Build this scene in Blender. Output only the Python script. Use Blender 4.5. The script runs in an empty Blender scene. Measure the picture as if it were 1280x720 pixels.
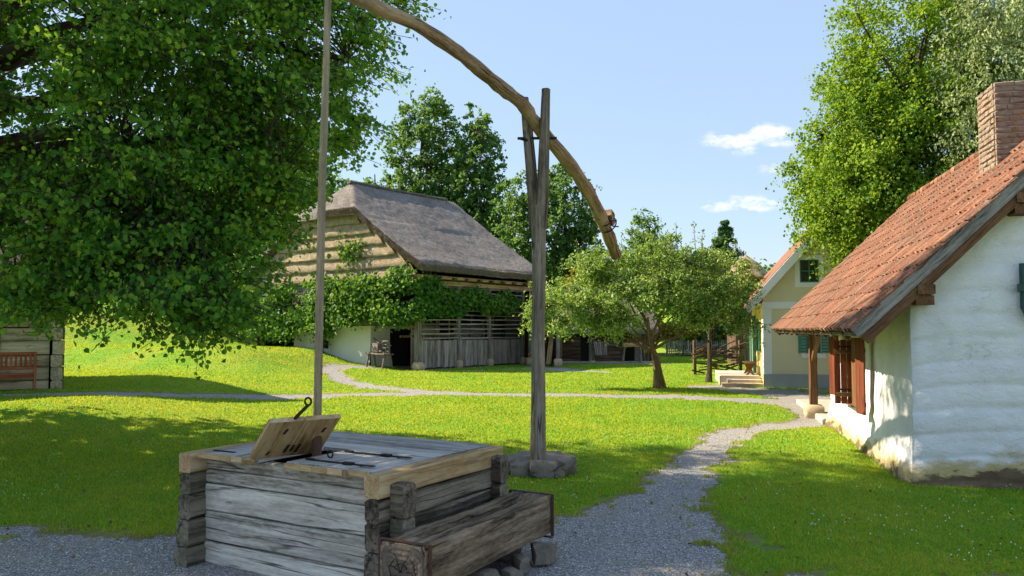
import bpy, math, random
import numpy as np
from mathutils import Vector, Matrix
rnd = random.Random(7)
SC = bpy.context.scene
COL = SC.collection
R = math.radians

# ------------------------------------------------------------ camera, sky, sun, exposure
cam_d = bpy.data.cameras.new('camera'); cam = bpy.data.objects.new('camera', cam_d); COL.objects.link(cam)
cam.location = (0, 0, 2.0); cam.rotation_euler = (R(90) + math.atan(51/995.6), 0, 0)
cam_d.lens = 28.0; cam_d.sensor_width = 36; cam_d.clip_start = .05; cam_d.clip_end = 3000
SC.camera = cam
SUN_EL = R(40); SUN_H = Vector((-.958, .287, 0)).normalized()      # horizontal direction towards the sun
sun_dir = Vector((SUN_H.x*math.cos(SUN_EL), SUN_H.y*math.cos(SUN_EL), math.sin(SUN_EL)))
sd = bpy.data.lights.new('sun', 'SUN'); sd.energy = 5.0; sd.angle = R(.5); sd.color = (1, .86, .63)
so = bpy.data.objects.new('sun', sd); COL.objects.link(so)
so.rotation_euler = sun_dir.to_track_quat('Z', 'Y').to_euler(); so.location = (-20, 10, 30)
SC.view_settings.view_transform = 'Standard'; SC.view_settings.look = 'None'
SC.view_settings.exposure = 1.27; SC.view_settings.gamma = 1
try: SC.view_settings.use_curve_mapping = False
except Exception: pass
SC.cycles.max_bounces = 8; SC.cycles.transparent_max_bounces = 4
W = bpy.data.worlds.new('World'); SC.world = W; W.use_nodes = True

class NT:
    """tiny node-tree writer"""
    def __init__(s, nt): s.nt = nt; nt.nodes.clear()
    def n(s, typ, ins=None, **kw):
        nd = s.nt.nodes.new(typ)
        for k, v in kw.items(): setattr(nd, k, v)
        for k, v in (ins or {}).items():
            sk = nd.inputs[k]
            if isinstance(v, bpy.types.NodeSocket): s.nt.links.new(v, sk)
            elif isinstance(v, bpy.types.Node): s.nt.links.new(v.outputs[0], sk)
            else:
                if sk.type == 'RGBA' and len(v) == 3: v = (*v, 1)
                sk.default_value = v
        return nd
    def math(s, op, a, b=0.0, c=0.0, clamp=False):
        nd = s.n('ShaderNodeMath', {0: a, 1: b, 2: c}, operation=op); nd.use_clamp = clamp; return nd.outputs[0]
    def ramp(s, fac, stops, interp='LINEAR'):
        nd = s.n('ShaderNodeValToRGB', {0: fac}); cr = nd.color_ramp; cr.interpolation = interp
        while len(cr.elements) > 1: cr.elements.remove(cr.elements[-1])
        for i, (p, c) in enumerate(stops):
            if not isinstance(c, (tuple, list)): c = (c, c, c)
            e = cr.elements[0] if i == 0 else cr.elements.new(p)
            e.position = p; e.color = (*c[:3], 1)
        return nd.outputs[0]
    def noise(s, vec, scale, detail=4, rough=.55, out=0, dim='3D', dist=0):
        nd = s.n('ShaderNodeTexNoise', {'Vector': vec, 'Scale': scale, 'Detail': detail, 'Roughness': rough, 'Distortion': dist}); return nd.outputs[out]
    def mix(s, fac, a, b, mode='MIX'):
        nd = s.nt.nodes.new('ShaderNodeMix'); nd.data_type = 'RGBA'; nd.blend_type = mode
        for idx, v in ((0, fac), (6, a), (7, b)):
            if isinstance(v, bpy.types.NodeSocket): s.nt.links.new(v, nd.inputs[idx])
            else: nd.inputs[idx].default_value = (*v, 1) if isinstance(v, tuple) and len(v) == 3 else v
        return nd.outputs[2]
    def vmul(s, v, sc): return s.n('ShaderNodeVectorMath', {0: v, 1: sc}, operation='MULTIPLY').outputs[0]
    def vadd(s, v, w): return s.n('ShaderNodeVectorMath', {0: v, 1: w}, operation='ADD').outputs[0]

w = NT(W.node_tree)
sky = w.n('ShaderNodeTexSky', sky_type='NISHITA'); sky.sun_disc = False; sky.sun_elevation = SUN_EL
sky.sun_rotation = math.atan2(sun_dir.x, sun_dir.y); sky.altitude = 300; sky.air_density = 1.3; sky.dust_density = .35; sky.ozone_density = 1.8
tc = w.n('ShaderNodeTexCoord').outputs['Generated']
cl = None
def sky_dir(az, el): return (math.sin(az)*math.cos(el), math.cos(az)*math.cos(el), math.sin(el))
for (az, el, wa, wh, amp) in ((17.0, 13.0, 4.0, 1.25, 1.0), (16.3, 8.6, 3.6, .8, .8), (18.4, 10.9, 1.4, .7, .6), (19.2, 14.6, 1.8, .6, .35),
                          (-31, 17, 6, 2, .7), (34, 22, 7, 2.5, .6), (48, 12, 8, 2, .6), (5.5, 6.3, 5, .7, .22)):
    d0 = Vector(sky_dir(R(az), R(el))); ex = Vector((math.cos(R(az)), -math.sin(R(az)), 0)); ey = d0.cross(ex)
    a = w.n('ShaderNodeVectorMath', {0: tc, 1: tuple(ex)}, operation='DOT_PRODUCT').outputs['Value']
    b = w.n('ShaderNodeVectorMath', {0: tc, 1: tuple(-ey if ey.z < 0 else ey)}, operation='DOT_PRODUCT').outputs['Value']
    f = w.n('ShaderNodeVectorMath', {0: tc, 1: tuple(d0)}, operation='DOT_PRODUCT').outputs['Value']
    b = w.math('SUBTRACT', b, d0.dot(-ey if ey.z < 0 else ey))
    q = w.math('ADD', w.math('POWER', w.math('ABSOLUTE', w.math('DIVIDE', a, math.sin(R(wa)))), 2.0), w.math('POWER', w.math('ABSOLUTE', w.math('DIVIDE', b, math.sin(R(wh)))), 2.0))
    m = w.math('MULTIPLY', w.math('SUBTRACT', 1.0, q, clamp=True), w.math('GREATER_THAN', f, 0.0))
    m = w.math('MULTIPLY', w.math('MULTIPLY', m, amp), 1.0)
    cl = m if cl is None else w.math('MAXIMUM', cl, m)
nz = w.noise(w.vmul(tc, (1, 1, 2.2)), 26, 8, .62)
cd = w.math('MULTIPLY', cl, 1.15)
cd = w.math('ADD', cd, w.math('MULTIPLY', w.math('SUBTRACT', nz, .60), 4.2))
cd = w.math('MULTIPLY', w.math('MULTIPLY', cd, 1.0, clamp=True), w.math('GREATER_THAN', cl, 0.0))
cd = w.math('MULTIPLY', cd, w.math('MULTIPLY', cl, 1.5, clamp=True))
skyb = w.mix(.74, sky.outputs[0], (1.78, 2.32, 3.3))
skyc = w.mix(w.math('MULTIPLY', cd, .85), skyb, (5.0, 4.75, 4.75))
bg = w.n('ShaderNodeBackground', {'Color': skyc, 'Strength': .115})
w.n('ShaderNodeOutputWorld', {'Surface': bg.outputs[0]})

# ------------------------------------------------------------ noise and terrain (numpy)
def _h(ix, iy, s):
    v = np.sin(ix*127.1 + iy*311.7 + s*74.7)*43758.5453
    return v - np.floor(v)
def vnoise(x, y, s=0):
    x = np.asarray(x, float); y = np.asarray(y, float)
    ix = np.floor(x); iy = np.floor(y); fx = x-ix; fy = y-iy
    fx = fx*fx*(3-2*fx); fy = fy*fy*(3-2*fy)
    return (_h(ix,iy,s)*(1-fx)+_h(ix+1,iy,s)*fx)*(1-fy) + (_h(ix,iy+1,s)*(1-fx)+_h(ix+1,iy+1,s)*fx)*fy
def fbm(x, y, s=0, o=4):
    t = 0; a = .5; n = 0
    for k in range(o):
        t = t + a*vnoise(np.asarray(x)*2**k, np.asarray(y)*2**k, s+k*3.1); n += a; a *= .5
    return t/n
def ss(a, b, x):
    t = np.clip((np.asarray(x, float)-a)/(b-a), 0, 1); return t*t*(3-2*t)
def ground(x, y):
    x = np.asarray(x, float); y = np.asarray(y, float)
    z = .45*ss(-5, -10.5, x)*ss(13, 19, y)
    yy = y + .25*(x+9)
    z = z + (.78*ss(28.5, 32.5, yy) - .22*ss(34, 40, yy))*ss(-8.0, -11.5, x)
    z = z + 3.5*ss(43.5, 50, y)*ss(-15.5, -19.5, x)
    z = z + 3.6*ss(48, 70, y)*ss(-13, -24, x - (y-40)*.12)
    z = z + 16*ss(60, 190, y)*ss(5, -70, x)
    z = z + 3.0*ss(56, 100, y)*ss(6, 20, x)
    z = z + 12*ss(90, 260, y)
    z = z + .05*(fbm(x*.45, y*.45, 5, 3)-.5)*ss(4, 10, np.abs(y)) 
    return z
def gz(x, y): return float(ground(x, y))
def seg_d(x, y, pts):
    """distance from polyline with per-point half width: returns signed d-w"""
    best = np.full(np.shape(x), 1e9)
    for (x0, y0, w0), (x1, y1, w1) in zip(pts[:-1], pts[1:]):
        dx, dy = x1-x0, y1-y0; t = np.clip(((x-x0)*dx+(y-y0)*dy)/(dx*dx+dy*dy), 0, 1)
        best = np.minimum(best, np.hypot(x-x0-t*dx, y-y0-t*dy) - (w0+(w1-w0)*t))
    return best
PATHS = [
 [(-30,17.3,.45),(-17,18.3,.45),(-11.9,19.0,.42),(-9.2,19.7,.42),(-6.9,22.1,.5),(-5.2,24.2,.6),(-2,24.7,.65),(1.5,24.2,.6),(5,23.5,.6),(7.2,22.2,.9),(8.6,21.3,1.3),(12,22.5,1.5)],
 [(-1.5,24.7,.5),(-3.6,26.2,.5),(-4.9,27.6,.45),(-6.3,30,.45),(-7.9,34.6,.5),(-8.0,37.5,.6),(-7.2,38.8,.8)],
 [(.2,6.2,1.9),(1.0,7.6,1.0),(1.55,9,.50),(2.2,10.9,.36),(3.1,12.8,.36),(3.75,14.4,.33),(4.4,15.6,.45),(5.6,16.5,.5),(6.6,17.2,.5),(7.4,19.5,.6),(8,21.2,1)],
 [(-12,6.2,3.0),(-7.5,6.3,2.6),(-5.4,6.3,2.1),(-3.6,6.1,1.65),(-2,5.2,2),(1,4.6,2.4),(3,4.0,2.4)],
 [(-20,2,6),(20,1,3)],
 [(1.6,40.8,1.2),(2.6,38.6,.9),(4.5,36.6,.25)], [(2.2,46.3,.8),(8.4,46.3,.8)],
 [(7.0,27.6,.9),(8.5,24.9,1.0),(8.6,22,1.2)], [(7.6,26.3,.6),(18,24.9,.6)], [(-5,36.9,.15),(2,40.9,.25)],
]
def gravel(x, y):
    d = np.full(np.shape(x), 1e9)
    for p in PATHS: d = np.minimum(d, seg_d(x, y, p))
    amp = np.clip(.20+.30*ss(10, 6, y), .1, .6)
    n = (fbm(np.asarray(x)*1.9, np.asarray(y)*1.9, 11, 5)-.5)*3.6*amp
    return .5 - (d + n)*1.15/np.maximum(.35, amp*1.6)                      # >.5 is gravel

# ------------------------------------------------------------ object helpers
def tag(o, label=None, cat=None, group=None, kind=None):
    if label: o['label'] = label
    if cat: o['category'] = cat
    if group: o['group'] = group
    if kind: o['kind'] = kind
    return o
def thing(name, label, cat, loc=(0,0,0), rz=0, group=None):
    o = bpy.data.objects.new(name, None); COL.objects.link(o); o.empty_display_size = .2
    o.location = loc; o.rotation_euler = (0, 0, rz); return tag(o, label, cat, group)
def copy_tree(o, parent=None):
    c = o.copy(); COL.objects.link(c); c.parent = parent
    for ch in list(o.children): copy_tree(ch, c)
    return c
class MB:
    def __init__(s): s.v = []; s.g = []; s.f = []
    def raw(s, vs, fs, gs=None):
        b = len(s.v); s.v += [tuple(v) for v in vs]; s.g += [tuple(g) for g in (gs if gs is not None else vs)]
        s.f += [tuple(b+i for i in f) for f in fs]
    def sweep(s, path, sec, up=(0,0,1), cap=True, jit=0, seed=0):
        """path: points; sec: function(t,k)->list of (a,b) or list of such lists"""
        P = [Vector(p) for p in path]; n = len(P); r = random.Random(seed*13+n)
        L = 0; vs = []; gs = []; m = None
        for i, p in enumerate(P):
            if i: L += (p-P[i-1]).length
            t = (P[min(i+1,n-1)]-P[max(i-1,0)]).normalized(); u = Vector(up)
            if abs(t.dot(u)) > .97: u = Vector((0,1,0)) if abs(t.y) < .9 else Vector((1,0,0))
            a = t.cross(u).normalized(); b = a.cross(t).normalized()
            pts = sec[i] if isinstance(sec, list) else sec(i/(n-1), i)
            m = len(pts)
            for (x, y) in pts:
                jx = r.uniform(-jit, jit); jy = r.uniform(-jit, jit)
                vs.append(p + a*(x+jx) + b*(y+jy)); gs.append((L, x, y))
        fs = []
        for i in range(n-1):
            for k in range(m):
                k2 = (k+1) % m; fs.append((i*m+k, i*m+k2, (i+1)*m+k2, (i+1)*m+k))
        if cap: fs.append(tuple(range(m-1, -1, -1))); fs.append(tuple((n-1)*m+k for k in range(m)))
        s.raw(vs, fs, gs)
    def tube(s, path, rad, n=8, jit=0, seed=0, cap=True, up=(0,0,1), ell=1.0):
        N = len(path); rr = rad if isinstance(rad, (list, tuple)) else [rad]*N
        r = random.Random(seed+5); ph = [r.uniform(0,6.28) for _ in range(4)]; am = [r.uniform(.02,.08) for _ in range(4)]
        secs = []
        for i in range(N):
            q = []
            for k in range(n):
                a = 2*math.pi*k/n
                w_ = rr[i]*(1 + (am[0]*math.sin(2*a+ph[0]+i*.3)+am[1]*math.sin(3*a+ph[1]-i*.4))*(1 if jit else 0))
                q.append((w_*math.cos(a), w_*math.sin(a)*ell))
            secs.append(q)
        s.sweep(path, secs, up, cap, jit, seed)
    def beam(s, p0, p1, w_, h_, up=(0,0,1), ch=.012, seg=None, warp=0, jit=0, seed=0, taper=1):
        p0 = Vector(p0); p1 = Vector(p1); L = (p1-p0).length
        seg = seg or (max(2, min(14, int(L/.25))) if (warp or jit) else 1)
        r = random.Random(seed*7+3); ph = [r.uniform(0,6.28) for _ in range(6)]
        path = []
        d = (p1-p0).normalized(); u = Vector(up)
        if abs(d.dot(u)) > .97: u = Vector((0,1,0)) if abs(d.y) < .9 else Vector((1,0,0))
        a = d.cross(u).normalized(); b = a.cross(d)
        secs = []
        for i in range(seg+1):
            t = i/seg
            path.append(p0.lerp(p1, t) + a*warp*math.sin(t*4+ph[0]) + b*warp*math.sin(t*5+ph[1]))
            k = 1+(taper-1)*t; W2 = w_*k/2; H2 = h_*k/2; c = min(ch, W2*.6, H2*.6)
            if jit: c = c*(1+.5*math.sin(t*9+ph[2]))
            q = [(W2,-H2+c),(W2,0),(W2,H2-c),(W2-c,H2),(0,H2),(-W2+c,H2),(-W2,H2-c),(-W2,0),(-W2,-H2+c),(-W2+c,-H2),(0,-H2),(W2-c,-H2)] if (warp or jit) else \
                [(W2,-H2+c),(W2,H2-c),(W2-c,H2),(-W2+c,H2),(-W2,H2-c),(-W2,-H2+c),(-W2+c,-H2),(W2-c,-H2)]
            secs.append(q)
        # overall warp keeps the ends in place
        path[0] = p0; path[-1] = p1
        s.sweep(path, secs, tuple(u), True, jit, seed)
    def box(s, x0, x1, y0, y1, z0, z1, ch=.008, warp=0, jit=0, seed=0):
        dx, dy, dz = x1-x0, y1-y0, z1-z0; cx, cy, cz = (x0+x1)/2, (y0+y1)/2, (z0+z1)/2
        if dx >= dy and dx >= dz: s.beam((x0,cy,cz),(x1,cy,cz), dy, dz, (0,0,1), ch, None, warp, jit, seed)
        elif dy >= dz: s.beam((cx,y0,cz),(cx,y1,cz), dx, dz, (0,0,1), ch, None, warp, jit, seed)
        else: s.beam((cx,cy,z0),(cx,cy,z1), dx, dy, (0,1,0), ch, None, warp, jit, seed)
    def grid(s, fn, nu, nv, close=None):
        """fn(u,v)->point ; open sheet"""
        vs = [fn(i/nu, j/nv) for j in range(nv+1) for i in range(nu+1)]
        fs = [(j*(nu+1)+i, j*(nu+1)+i+1, (j+1)*(nu+1)+i+1, (j+1)*(nu+1)+i) for j in range(nv) for i in range(nu)]
        s.raw(vs, fs)
    def slab(s, fn, nu, nv, off):
        """closed thick sheet: fn(u,v)->top point, off(u,v)->vector to the underside"""
        b = len(s.v); N = (nu+1)*(nv+1)
        top = [Vector(fn(i/nu, j/nv)) for j in range(nv+1) for i in range(nu+1)]
        bot = [top[j*(nu+1)+i] + Vector(off(i/nu, j/nv)) for j in range(nv+1) for i in range(nu+1)]
        I = lambda i, j: j*(nu+1)+i
        fs = []
        for j in range(nv):
            for i in range(nu):
                fs.append((I(i,j), I(i+1,j), I(i+1,j+1), I(i,j+1)))
                fs.append((N+I(i,j+1), N+I(i+1,j+1), N+I(i+1,j), N+I(i,j)))
        for i in range(nu):
            fs.append((I(i+1,0), I(i,0), N+I(i,0), N+I(i+1,0))); fs.append((I(i,nv), I(i+1,nv), N+I(i+1,nv), N+I(i,nv)))
        for j in range(nv):
            fs.append((I(0,j), I(0,j+1), N+I(0,j+1), N+I(0,j))); fs.append((I(nu,j+1), I(nu,j), N+I(nu,j), N+I(nu,j+1)))
        s.raw(top+bot, fs)
    def blob(s, c, r, n=2, seed=0, rough=.18, flat=0):
        import bmesh
        bm = bmesh.new(); bmesh.ops.create_icosphere(bm, subdivisions=n, radius=1)
        q = random.Random(seed); ph = [(q.uniform(-3,3),q.uniform(-3,3),q.uniform(-3,3),q.uniform(0,6)) for _ in range(5)]
        vs = []
        for v in bm.verts:
            k = 1+sum(rough*.5*math.sin(v.co.x*p[0]+v.co.y*p[1]+v.co.z*p[2]+p[3]) for p in ph)
            o = v.co*k
            if flat: o = Vector([max(-.72, min(.72, t)) for t in o])*1.25
            vs.append((c[0]+o.x*r[0], c[1]+o.y*r[1], c[2]+o.z*r[2]))
        s.raw(vs, [tuple(x.index for x in f.verts) for f in bm.faces]); bm.free()
    def build(s, name, mat, parent=None, world=False, smooth=None, label=None):
        me = bpy.data.meshes.new(name)
        vs = s.v
        if world and parent is not None:
            p = parent; M = Matrix.Identity(4)
            while p is not None: M = (Matrix.Translation(p.location) @ p.rotation_euler.to_matrix().to_4x4()) @ M; p = p.parent
            Mi = M.inverted(); vs = [tuple(Mi @ Vector(v)) for v in vs]
        me.from_pydata(vs, [], s.f); me.materials.append(mat)
        at = me.attributes.new('gc', 'FLOAT_VECTOR', 'POINT'); at.data.foreach_set('vector', np.array(s.g, dtype=np.float32).ravel())
        if smooth is not None:
            me.shade_smooth(); me.set_sharp_from_angle(angle=R(smooth))
        me.update()
        o = bpy.data.objects.new(name, me); COL.objects.link(o); o.parent = parent
        if label: o['label'] = label
        return o

# ------------------------------------------------------------ materials
def new_mat(name):
    m = bpy.data.materials.new(name); m.use_nodes = True; return m, NT(m.node_tree)
def finish(t, col, rough=.8, bump=None, bs=.3, bd=.01, spec=.3, metal=0.0):
    ins = {'Base Color': col, 'Roughness': rough, 'Specular IOR Level': spec, 'Metallic': metal}
    if bump is not None: ins['Normal'] = t.n('ShaderNodeBump', {'Height': bump, 'Strength': bs, 'Distance': bd}).outputs[0]
    p = t.n('ShaderNodeBsdfPrincipled', ins); t.n('ShaderNodeOutputMaterial', {'Surface': p.outputs[0]}); return p
def wood(name, cols, s=1.0, crack=.5, patch=.5, rough=.82, bs=.6, stain=None, knots=True):
    m, t = new_mat(name)
    gc = t.n('ShaderNodeAttribute', attribute_name='gc').outputs['Vector']
    ri = t.n('ShaderNodeNewGeometry').outputs['Random Per Island']
    off = t.n('ShaderNodeCombineXYZ', {0: t.math('MULTIPLY', ri, 91.0), 1: t.math('MULTIPLY', ri, 37.0), 2: t.math('MULTIPLY', ri, 53.0)}).outputs[0]
    v = t.vadd(gc, off)
    wob = t.noise(t.vmul(v, (1.5*s, 4*s, 4*s)), 1.0, 3, .5, out=1)
    vw = t.vadd(v, t.vmul(t.n('ShaderNodeVectorMath', {0: wob, 1: (.5,.5,.5)}, operation='SUBTRACT').outputs[0], (0, .005/s, .005/s)))
    grain = t.noise(t.vmul(vw, (1.4*s, 24*s, 24*s)), 1.0, 3, .55)
    fine = t.noise(t.vmul(vw, (14*s, 60*s, 60*s)), 1.0, 4, .6)
    big = t.noise(t.vmul(v, (1.3*s, 5*s, 5*s)), 1.0, 5, .62)
    f = t.math('ADD', t.math('MULTIPLY', grain, .55), t.math('MULTIPLY', fine, .36))
    f = t.math('ADD', f, t.math('MULTIPLY', t.math('SUBTRACT', big, .5), patch))
    f = t.math('ADD', f, t.math('MULTIPLY', t.math('SUBTRACT', ri, .5), .22))
    n = len(cols); col = t.ramp(f, [(.25+.42*i/(n-1), c) for i, c in enumerate(cols)])
    cr = t.noise(t.vmul(vw, (.7*s, 17*s, 17*s)), 1.0, 2, .5)
    crk = t.ramp(cr, [(.27, 0.0), (.34, 1.0)])
    ln = t.math('ABSOLUTE', t.math('SUBTRACT', t.noise(t.vmul(vw, (.5*s, 10*s, 10*s)), 1.0, 2, .5), .5))
    lm = t.ramp(t.noise(t.vmul(v, (.9*s, 5*s, 5*s)), 1.0, 2, .5, dist=.5), [(.42, .05), (.56, 1.0)])
    line = t.math('SUBTRACT', 1.0, t.math('MULTIPLY', t.math('SUBTRACT', 1.0, t.ramp(ln, [(.006, 0.0), (.020, 1.0)])), lm))
    crk = t.math('MINIMUM', crk, line)
    col = t.mix(t.math('MULTIPLY', t.math('SUBTRACT', 1.0, crk), crack), col, tuple(c*.16 for c in cols[0]))
    if knots:
        vo = t.n('ShaderNodeTexVoronoi', {'Vector': t.vmul(vw, (1.9*s, 9*s, 9*s)), 'Scale': 1.0}).outputs['Distance']
        kn = t.ramp(vo, [(.05, 1.0), (.11, 0.0)])
        col = t.mix(t.math('MULTIPLY', kn, .55), col, tuple(c*.35 for c in cols[0]))
    if stain:
        st = t.noise(t.vmul(v, (1.3, 7, 7)), 1.0, 6, .7)
        col = t.mix(t.ramp(st, [(.5, 0.0), (.68, stain[1])]), col, stain[0])
    h = t.math('ADD', t.math('MULTIPLY', grain, .8), t.math('MULTIPLY', crk, .7*crack+.15))
    h = t.math('ADD', h, t.math('MULTIPLY', fine, .25))
    finish(t, col, rough, h, bs, .012, .25); return m
def plain(name, col, rough=.6, metal=0, spec=.4, var=.25, scale=8, bs=.15, var2=None):
    m, t = new_mat(name)
    co = t.n('ShaderNodeTexCoord').outputs['Object']
    n = t.noise(co, scale, 6, .62); n2 = t.noise(co, scale*7, 3, .6)
    a = tuple(c*(1-var) for c in col); b = tuple(min(1, c*(1+var)) for c in col)
    c = t.ramp(n, [(.32, var2 or a), (.68, b)])
    c = t.mix(.35, c, t.ramp(n2, [(.3, a), (.7, b)]))
    finish(t, c, rough, t.math('ADD', n, t.math('MULTIPLY', n2, .5)), bs, .01, spec, metal); return m
def leaf_mat(name, cols, trans=(.35,.5,.05), tf=.4, rough=.55, patch=.0, tip=None):
    m, t = new_mat(name)
    ri = t.n('ShaderNodeNewGeometry').outputs['Random Per Island']
    co = t.n('ShaderNodeTexCoord').outputs['Object']
    f = t.math('ADD', ri, t.math('MULTIPLY', t.math('SUBTRACT', t.noise(co, .55, 3, .5), .5), 1.2))
    n = len(cols); c = t.ramp(f, [(i/(n-1)*.9+.05, q) for i, q in enumerate(cols)])
    tr = t.mix(.5, c, trans)
    p = t.n('ShaderNodeBsdfPrincipled', {'Base Color': c, 'Roughness': rough, 'Specular IOR Level': .22})
    q = t.n('ShaderNodeBsdfTranslucent', {'Color': tr})
    t.n('ShaderNodeOutputMaterial', {'Surface': t.n('ShaderNodeMixShader', {0: tf, 1: p.outputs[0], 2: q.outputs[0]}).outputs[0]})
    return m

M = {}
M['grey_wood'] = wood('weathered_grey_oak', [(.17,.15,.115), (.43,.395,.335), (.62,.58,.50), (.76,.72,.63)], 1, .85, .55, stain=((.27,.21,.15), .5))
M['dark_wood'] = wood('dark_weathered_wood', [(.03,.022,.015), (.085,.068,.048), (.17,.14,.10), (.26,.22,.17)], 1, .75, .6, bs=.8)
M['trough_wood'] = wood('brown_grey_trough_wood', [(.055,.038,.022), (.18,.13,.082), (.31,.235,.155), (.42,.34,.24)], 1, .85, .6, bs=1.0)
M['barge_wood'] = wood('grey_barge_board', [(.05,.042,.035), (.14,.125,.11), (.25,.23,.205), (.34,.32,.29)], 1, .7, .6)
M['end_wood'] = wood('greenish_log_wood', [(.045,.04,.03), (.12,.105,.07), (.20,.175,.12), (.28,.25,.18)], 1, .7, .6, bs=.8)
M['fresh_wood'] = wood('pale_larch_wood', [(.16,.095,.045), (.34,.23,.11), (.46,.33,.17), (.52,.42,.26)], 1, .35, .8, stain=((.27,.12,.03), .6))
M['top_wood'] = wood('bleached_top_boards', [(.12,.105,.09), (.30,.28,.26), (.43,.41,.38), (.52,.49,.45)], 1, .5, .5, stain=((.2,.17,.13), .3))
M['bark'] = wood('stripped_trunk', [(.04,.03,.022), (.11,.088,.065), (.20,.165,.125), (.30,.255,.20)], .8, .8, .6, bs=.9)
M['beam_wood'] = wood('sweep_beam_wood', [(.07,.04,.02), (.17,.105,.055), (.29,.195,.11), (.40,.30,.19)], 1, .8, .8, bs=1.0, stain=((.09,.07,.05), .6))
M['pole_wood'] = wood('pole_wood', [(.10,.075,.045), (.22,.18,.12), (.34,.29,.2)], 1, .3, .5)
M['barn_wood'] = wood('barn_grey_wood', [(.06,.048,.04), (.16,.135,.115), (.27,.235,.20), (.37,.33,.29)], .8, .5, .6)
M['barn_boards'] = wood('barn_vertical_boards', [(.09,.075,.065), (.23,.20,.175), (.35,.31,.275), (.45,.41,.37)], .7, .5, .5)
M['orange_wood'] = wood('honey_timber', [(.20,.11,.05), (.36,.22,.10), (.48,.31,.16), (.54,.39,.24)], .7, .3, .6)
M['shed_wood'] = wood('shed_brown_logs', [(.03,.018,.01), (.075,.046,.028), (.13,.085,.055), (.19,.14,.10)], .7, .6, .6)
M['brown_wood'] = wood('brown_post_wood', [(.04,.018,.008), (.10,.048,.022), (.17,.085,.04), (.23,.13,.07)], 1, .5, .6)
M['red_wood'] = wood('red_brown_shutter', [(.06,.014,.006), (.13,.03,.012), (.20,.055,.022)], 1, .35, .5)
M['bench_wood'] = wood('bench_red_wood', [(.22,.06,.025), (.38,.12,.05), (.48,.18,.08)], 1, .15, .4, knots=False)
M['log_wall'] = wood('pale_log_wall', [(.22,.18,.11), (.46,.39,.26), (.62,.54,.38), (.7,.63,.48)], .7, .5, .55)
M['tree_bark'] = wood('tree_bark', [(.018,.014,.010), (.05,.04,.03), (.10,.085,.065)], .8, .8, .6, bs=1.0)
M['apple_bark'] = wood('apple_bark', [(.06,.035,.018), (.15,.095,.05), (.26,.18,.10)], 1.2, .6, .7, bs=1.0, stain=((.22,.20,.03), .6))
M['iron'] = plain('rusty_iron', (.035,.026,.022), .7, .6, var=.5, scale=30)
M['rust'] = plain('brown_rust', (.10,.05,.035), .75, .3, var=.4, scale=25)
M['end_rough'] = plain('rough_end_grain', (.15,.118,.088), .95, var=.55, scale=16, bs=1.0)
def ring_mat():
    m, t = new_mat('cracked_end_grain'); co = t.n('ShaderNodeTexCoord').outputs['Object']
    c = t.n('ShaderNodeVectorMath', {0: co, 1: (.19, 0, .30)}, operation='SUBTRACT').outputs[0]
    c2 = t.vadd(c, t.vmul(t.n('ShaderNodeVectorMath', {0: t.noise(c, 9, 4, .6, out=1), 1: (.5,.5,.5)}, operation='SUBTRACT').outputs[0], (.02,0,.02)))
    sp = t.n('ShaderNodeSeparateXYZ', {0: c2}); ang = t.math('ARCTAN2', sp.outputs[2], sp.outputs[0])
    rad = t.n('ShaderNodeVectorMath', {0: c2}, operation='LENGTH').outputs['Value']
    ring = t.math('ADD', t.math('MULTIPLY', t.math('SINE', t.math('MULTIPLY', rad, 260.0)), .10), .6)
    pol = t.n('ShaderNodeCombineXYZ', {0: t.math('MULTIPLY', ang, 3.2), 1: t.math('MULTIPLY', rad, 3.0)}).outputs[0]
    rd = t.ramp(t.math('ABSOLUTE', t.math('SUBTRACT', t.noise(pol, 1.6, 2, .5), .5)), [(.0, .1), (.03, 1.0)])
    rot = t.ramp(rad, [(.012, .2), (.045, 1.0)])
    f = t.math('MULTIPLY', t.math('MULTIPLY', t.math('ADD', t.math('MULTIPLY', ring, .5), t.math('MULTIPLY', t.noise(co, 40, 5, .7), .6)), rd), rot)
    finish(t, t.ramp(f, [(0, (.012,.009,.007)), (.22, (.07,.055,.042)), (.5, (.13,.105,.08)), (.85, (.21,.175,.135))]), .9, f, 1.0, .03, .15); return m
M['end_rings'] = ring_mat()
M['stone'] = plain('grey_stone', (.17,.145,.11), .9, var=.5, scale=5, bs=.8)
M['sandstone'] = plain('sandstone', (.42,.33,.22), .9, var=.3, scale=6, bs=.5)
M['concrete'] = plain('pale_concrete', (.42,.38,.33), .9, var=.2, scale=4, bs=.2)
M['dark'] = plain('unlit_depth_black', (.012,.010,.009), .95, var=.3)  # near-black paints the shade of shaft and openings, plus trough cracks
M['glass'] = plain('dark_window_glass', (.02,.028,.03), .08, 0, .7, .2, 3, .0)
M['green_paint'] = plain('blue_green_paint', (.045,.20,.16), .55, var=.22, scale=6)
M['dark_green'] = plain('dark_green_paint', (.010,.06,.05), .5, var=.3, scale=6)
M['cream_wall'] = plain('cream_plaster', (.74,.66,.44), .9, var=.05, scale=2, bs=.12)
M['sunlit_yellow_wall'] = plain('sunlit_yellow_plaster', (.80,.60,.22), .9, var=.05, scale=2, bs=.1)  # sunlit copy of the cream plaster, sunlight painted in as yellow
M['white_trim'] = plain('white_plaster_trim', (.84,.85,.86), .9, var=.05, scale=2, bs=.1)
M['plinth'] = plain('grey_plinth', (.36,.37,.42), .9, var=.06, scale=3, bs=.1)
M['barn_plaster'] = plain('barn_whitewash', (.72,.69,.60), .9, var=.07, scale=1.2, bs=.25)
M['red_mark'] = plain('red_marker', (.5,.03,.02), .6, var=.1)
M['white_mark'] = plain('white_marker', (.75,.72,.68), .6, var=.05)
M['earth'] = plain('bare_earth', (.13,.095,.06), .95, var=.35, scale=4, bs=.6)

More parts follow.
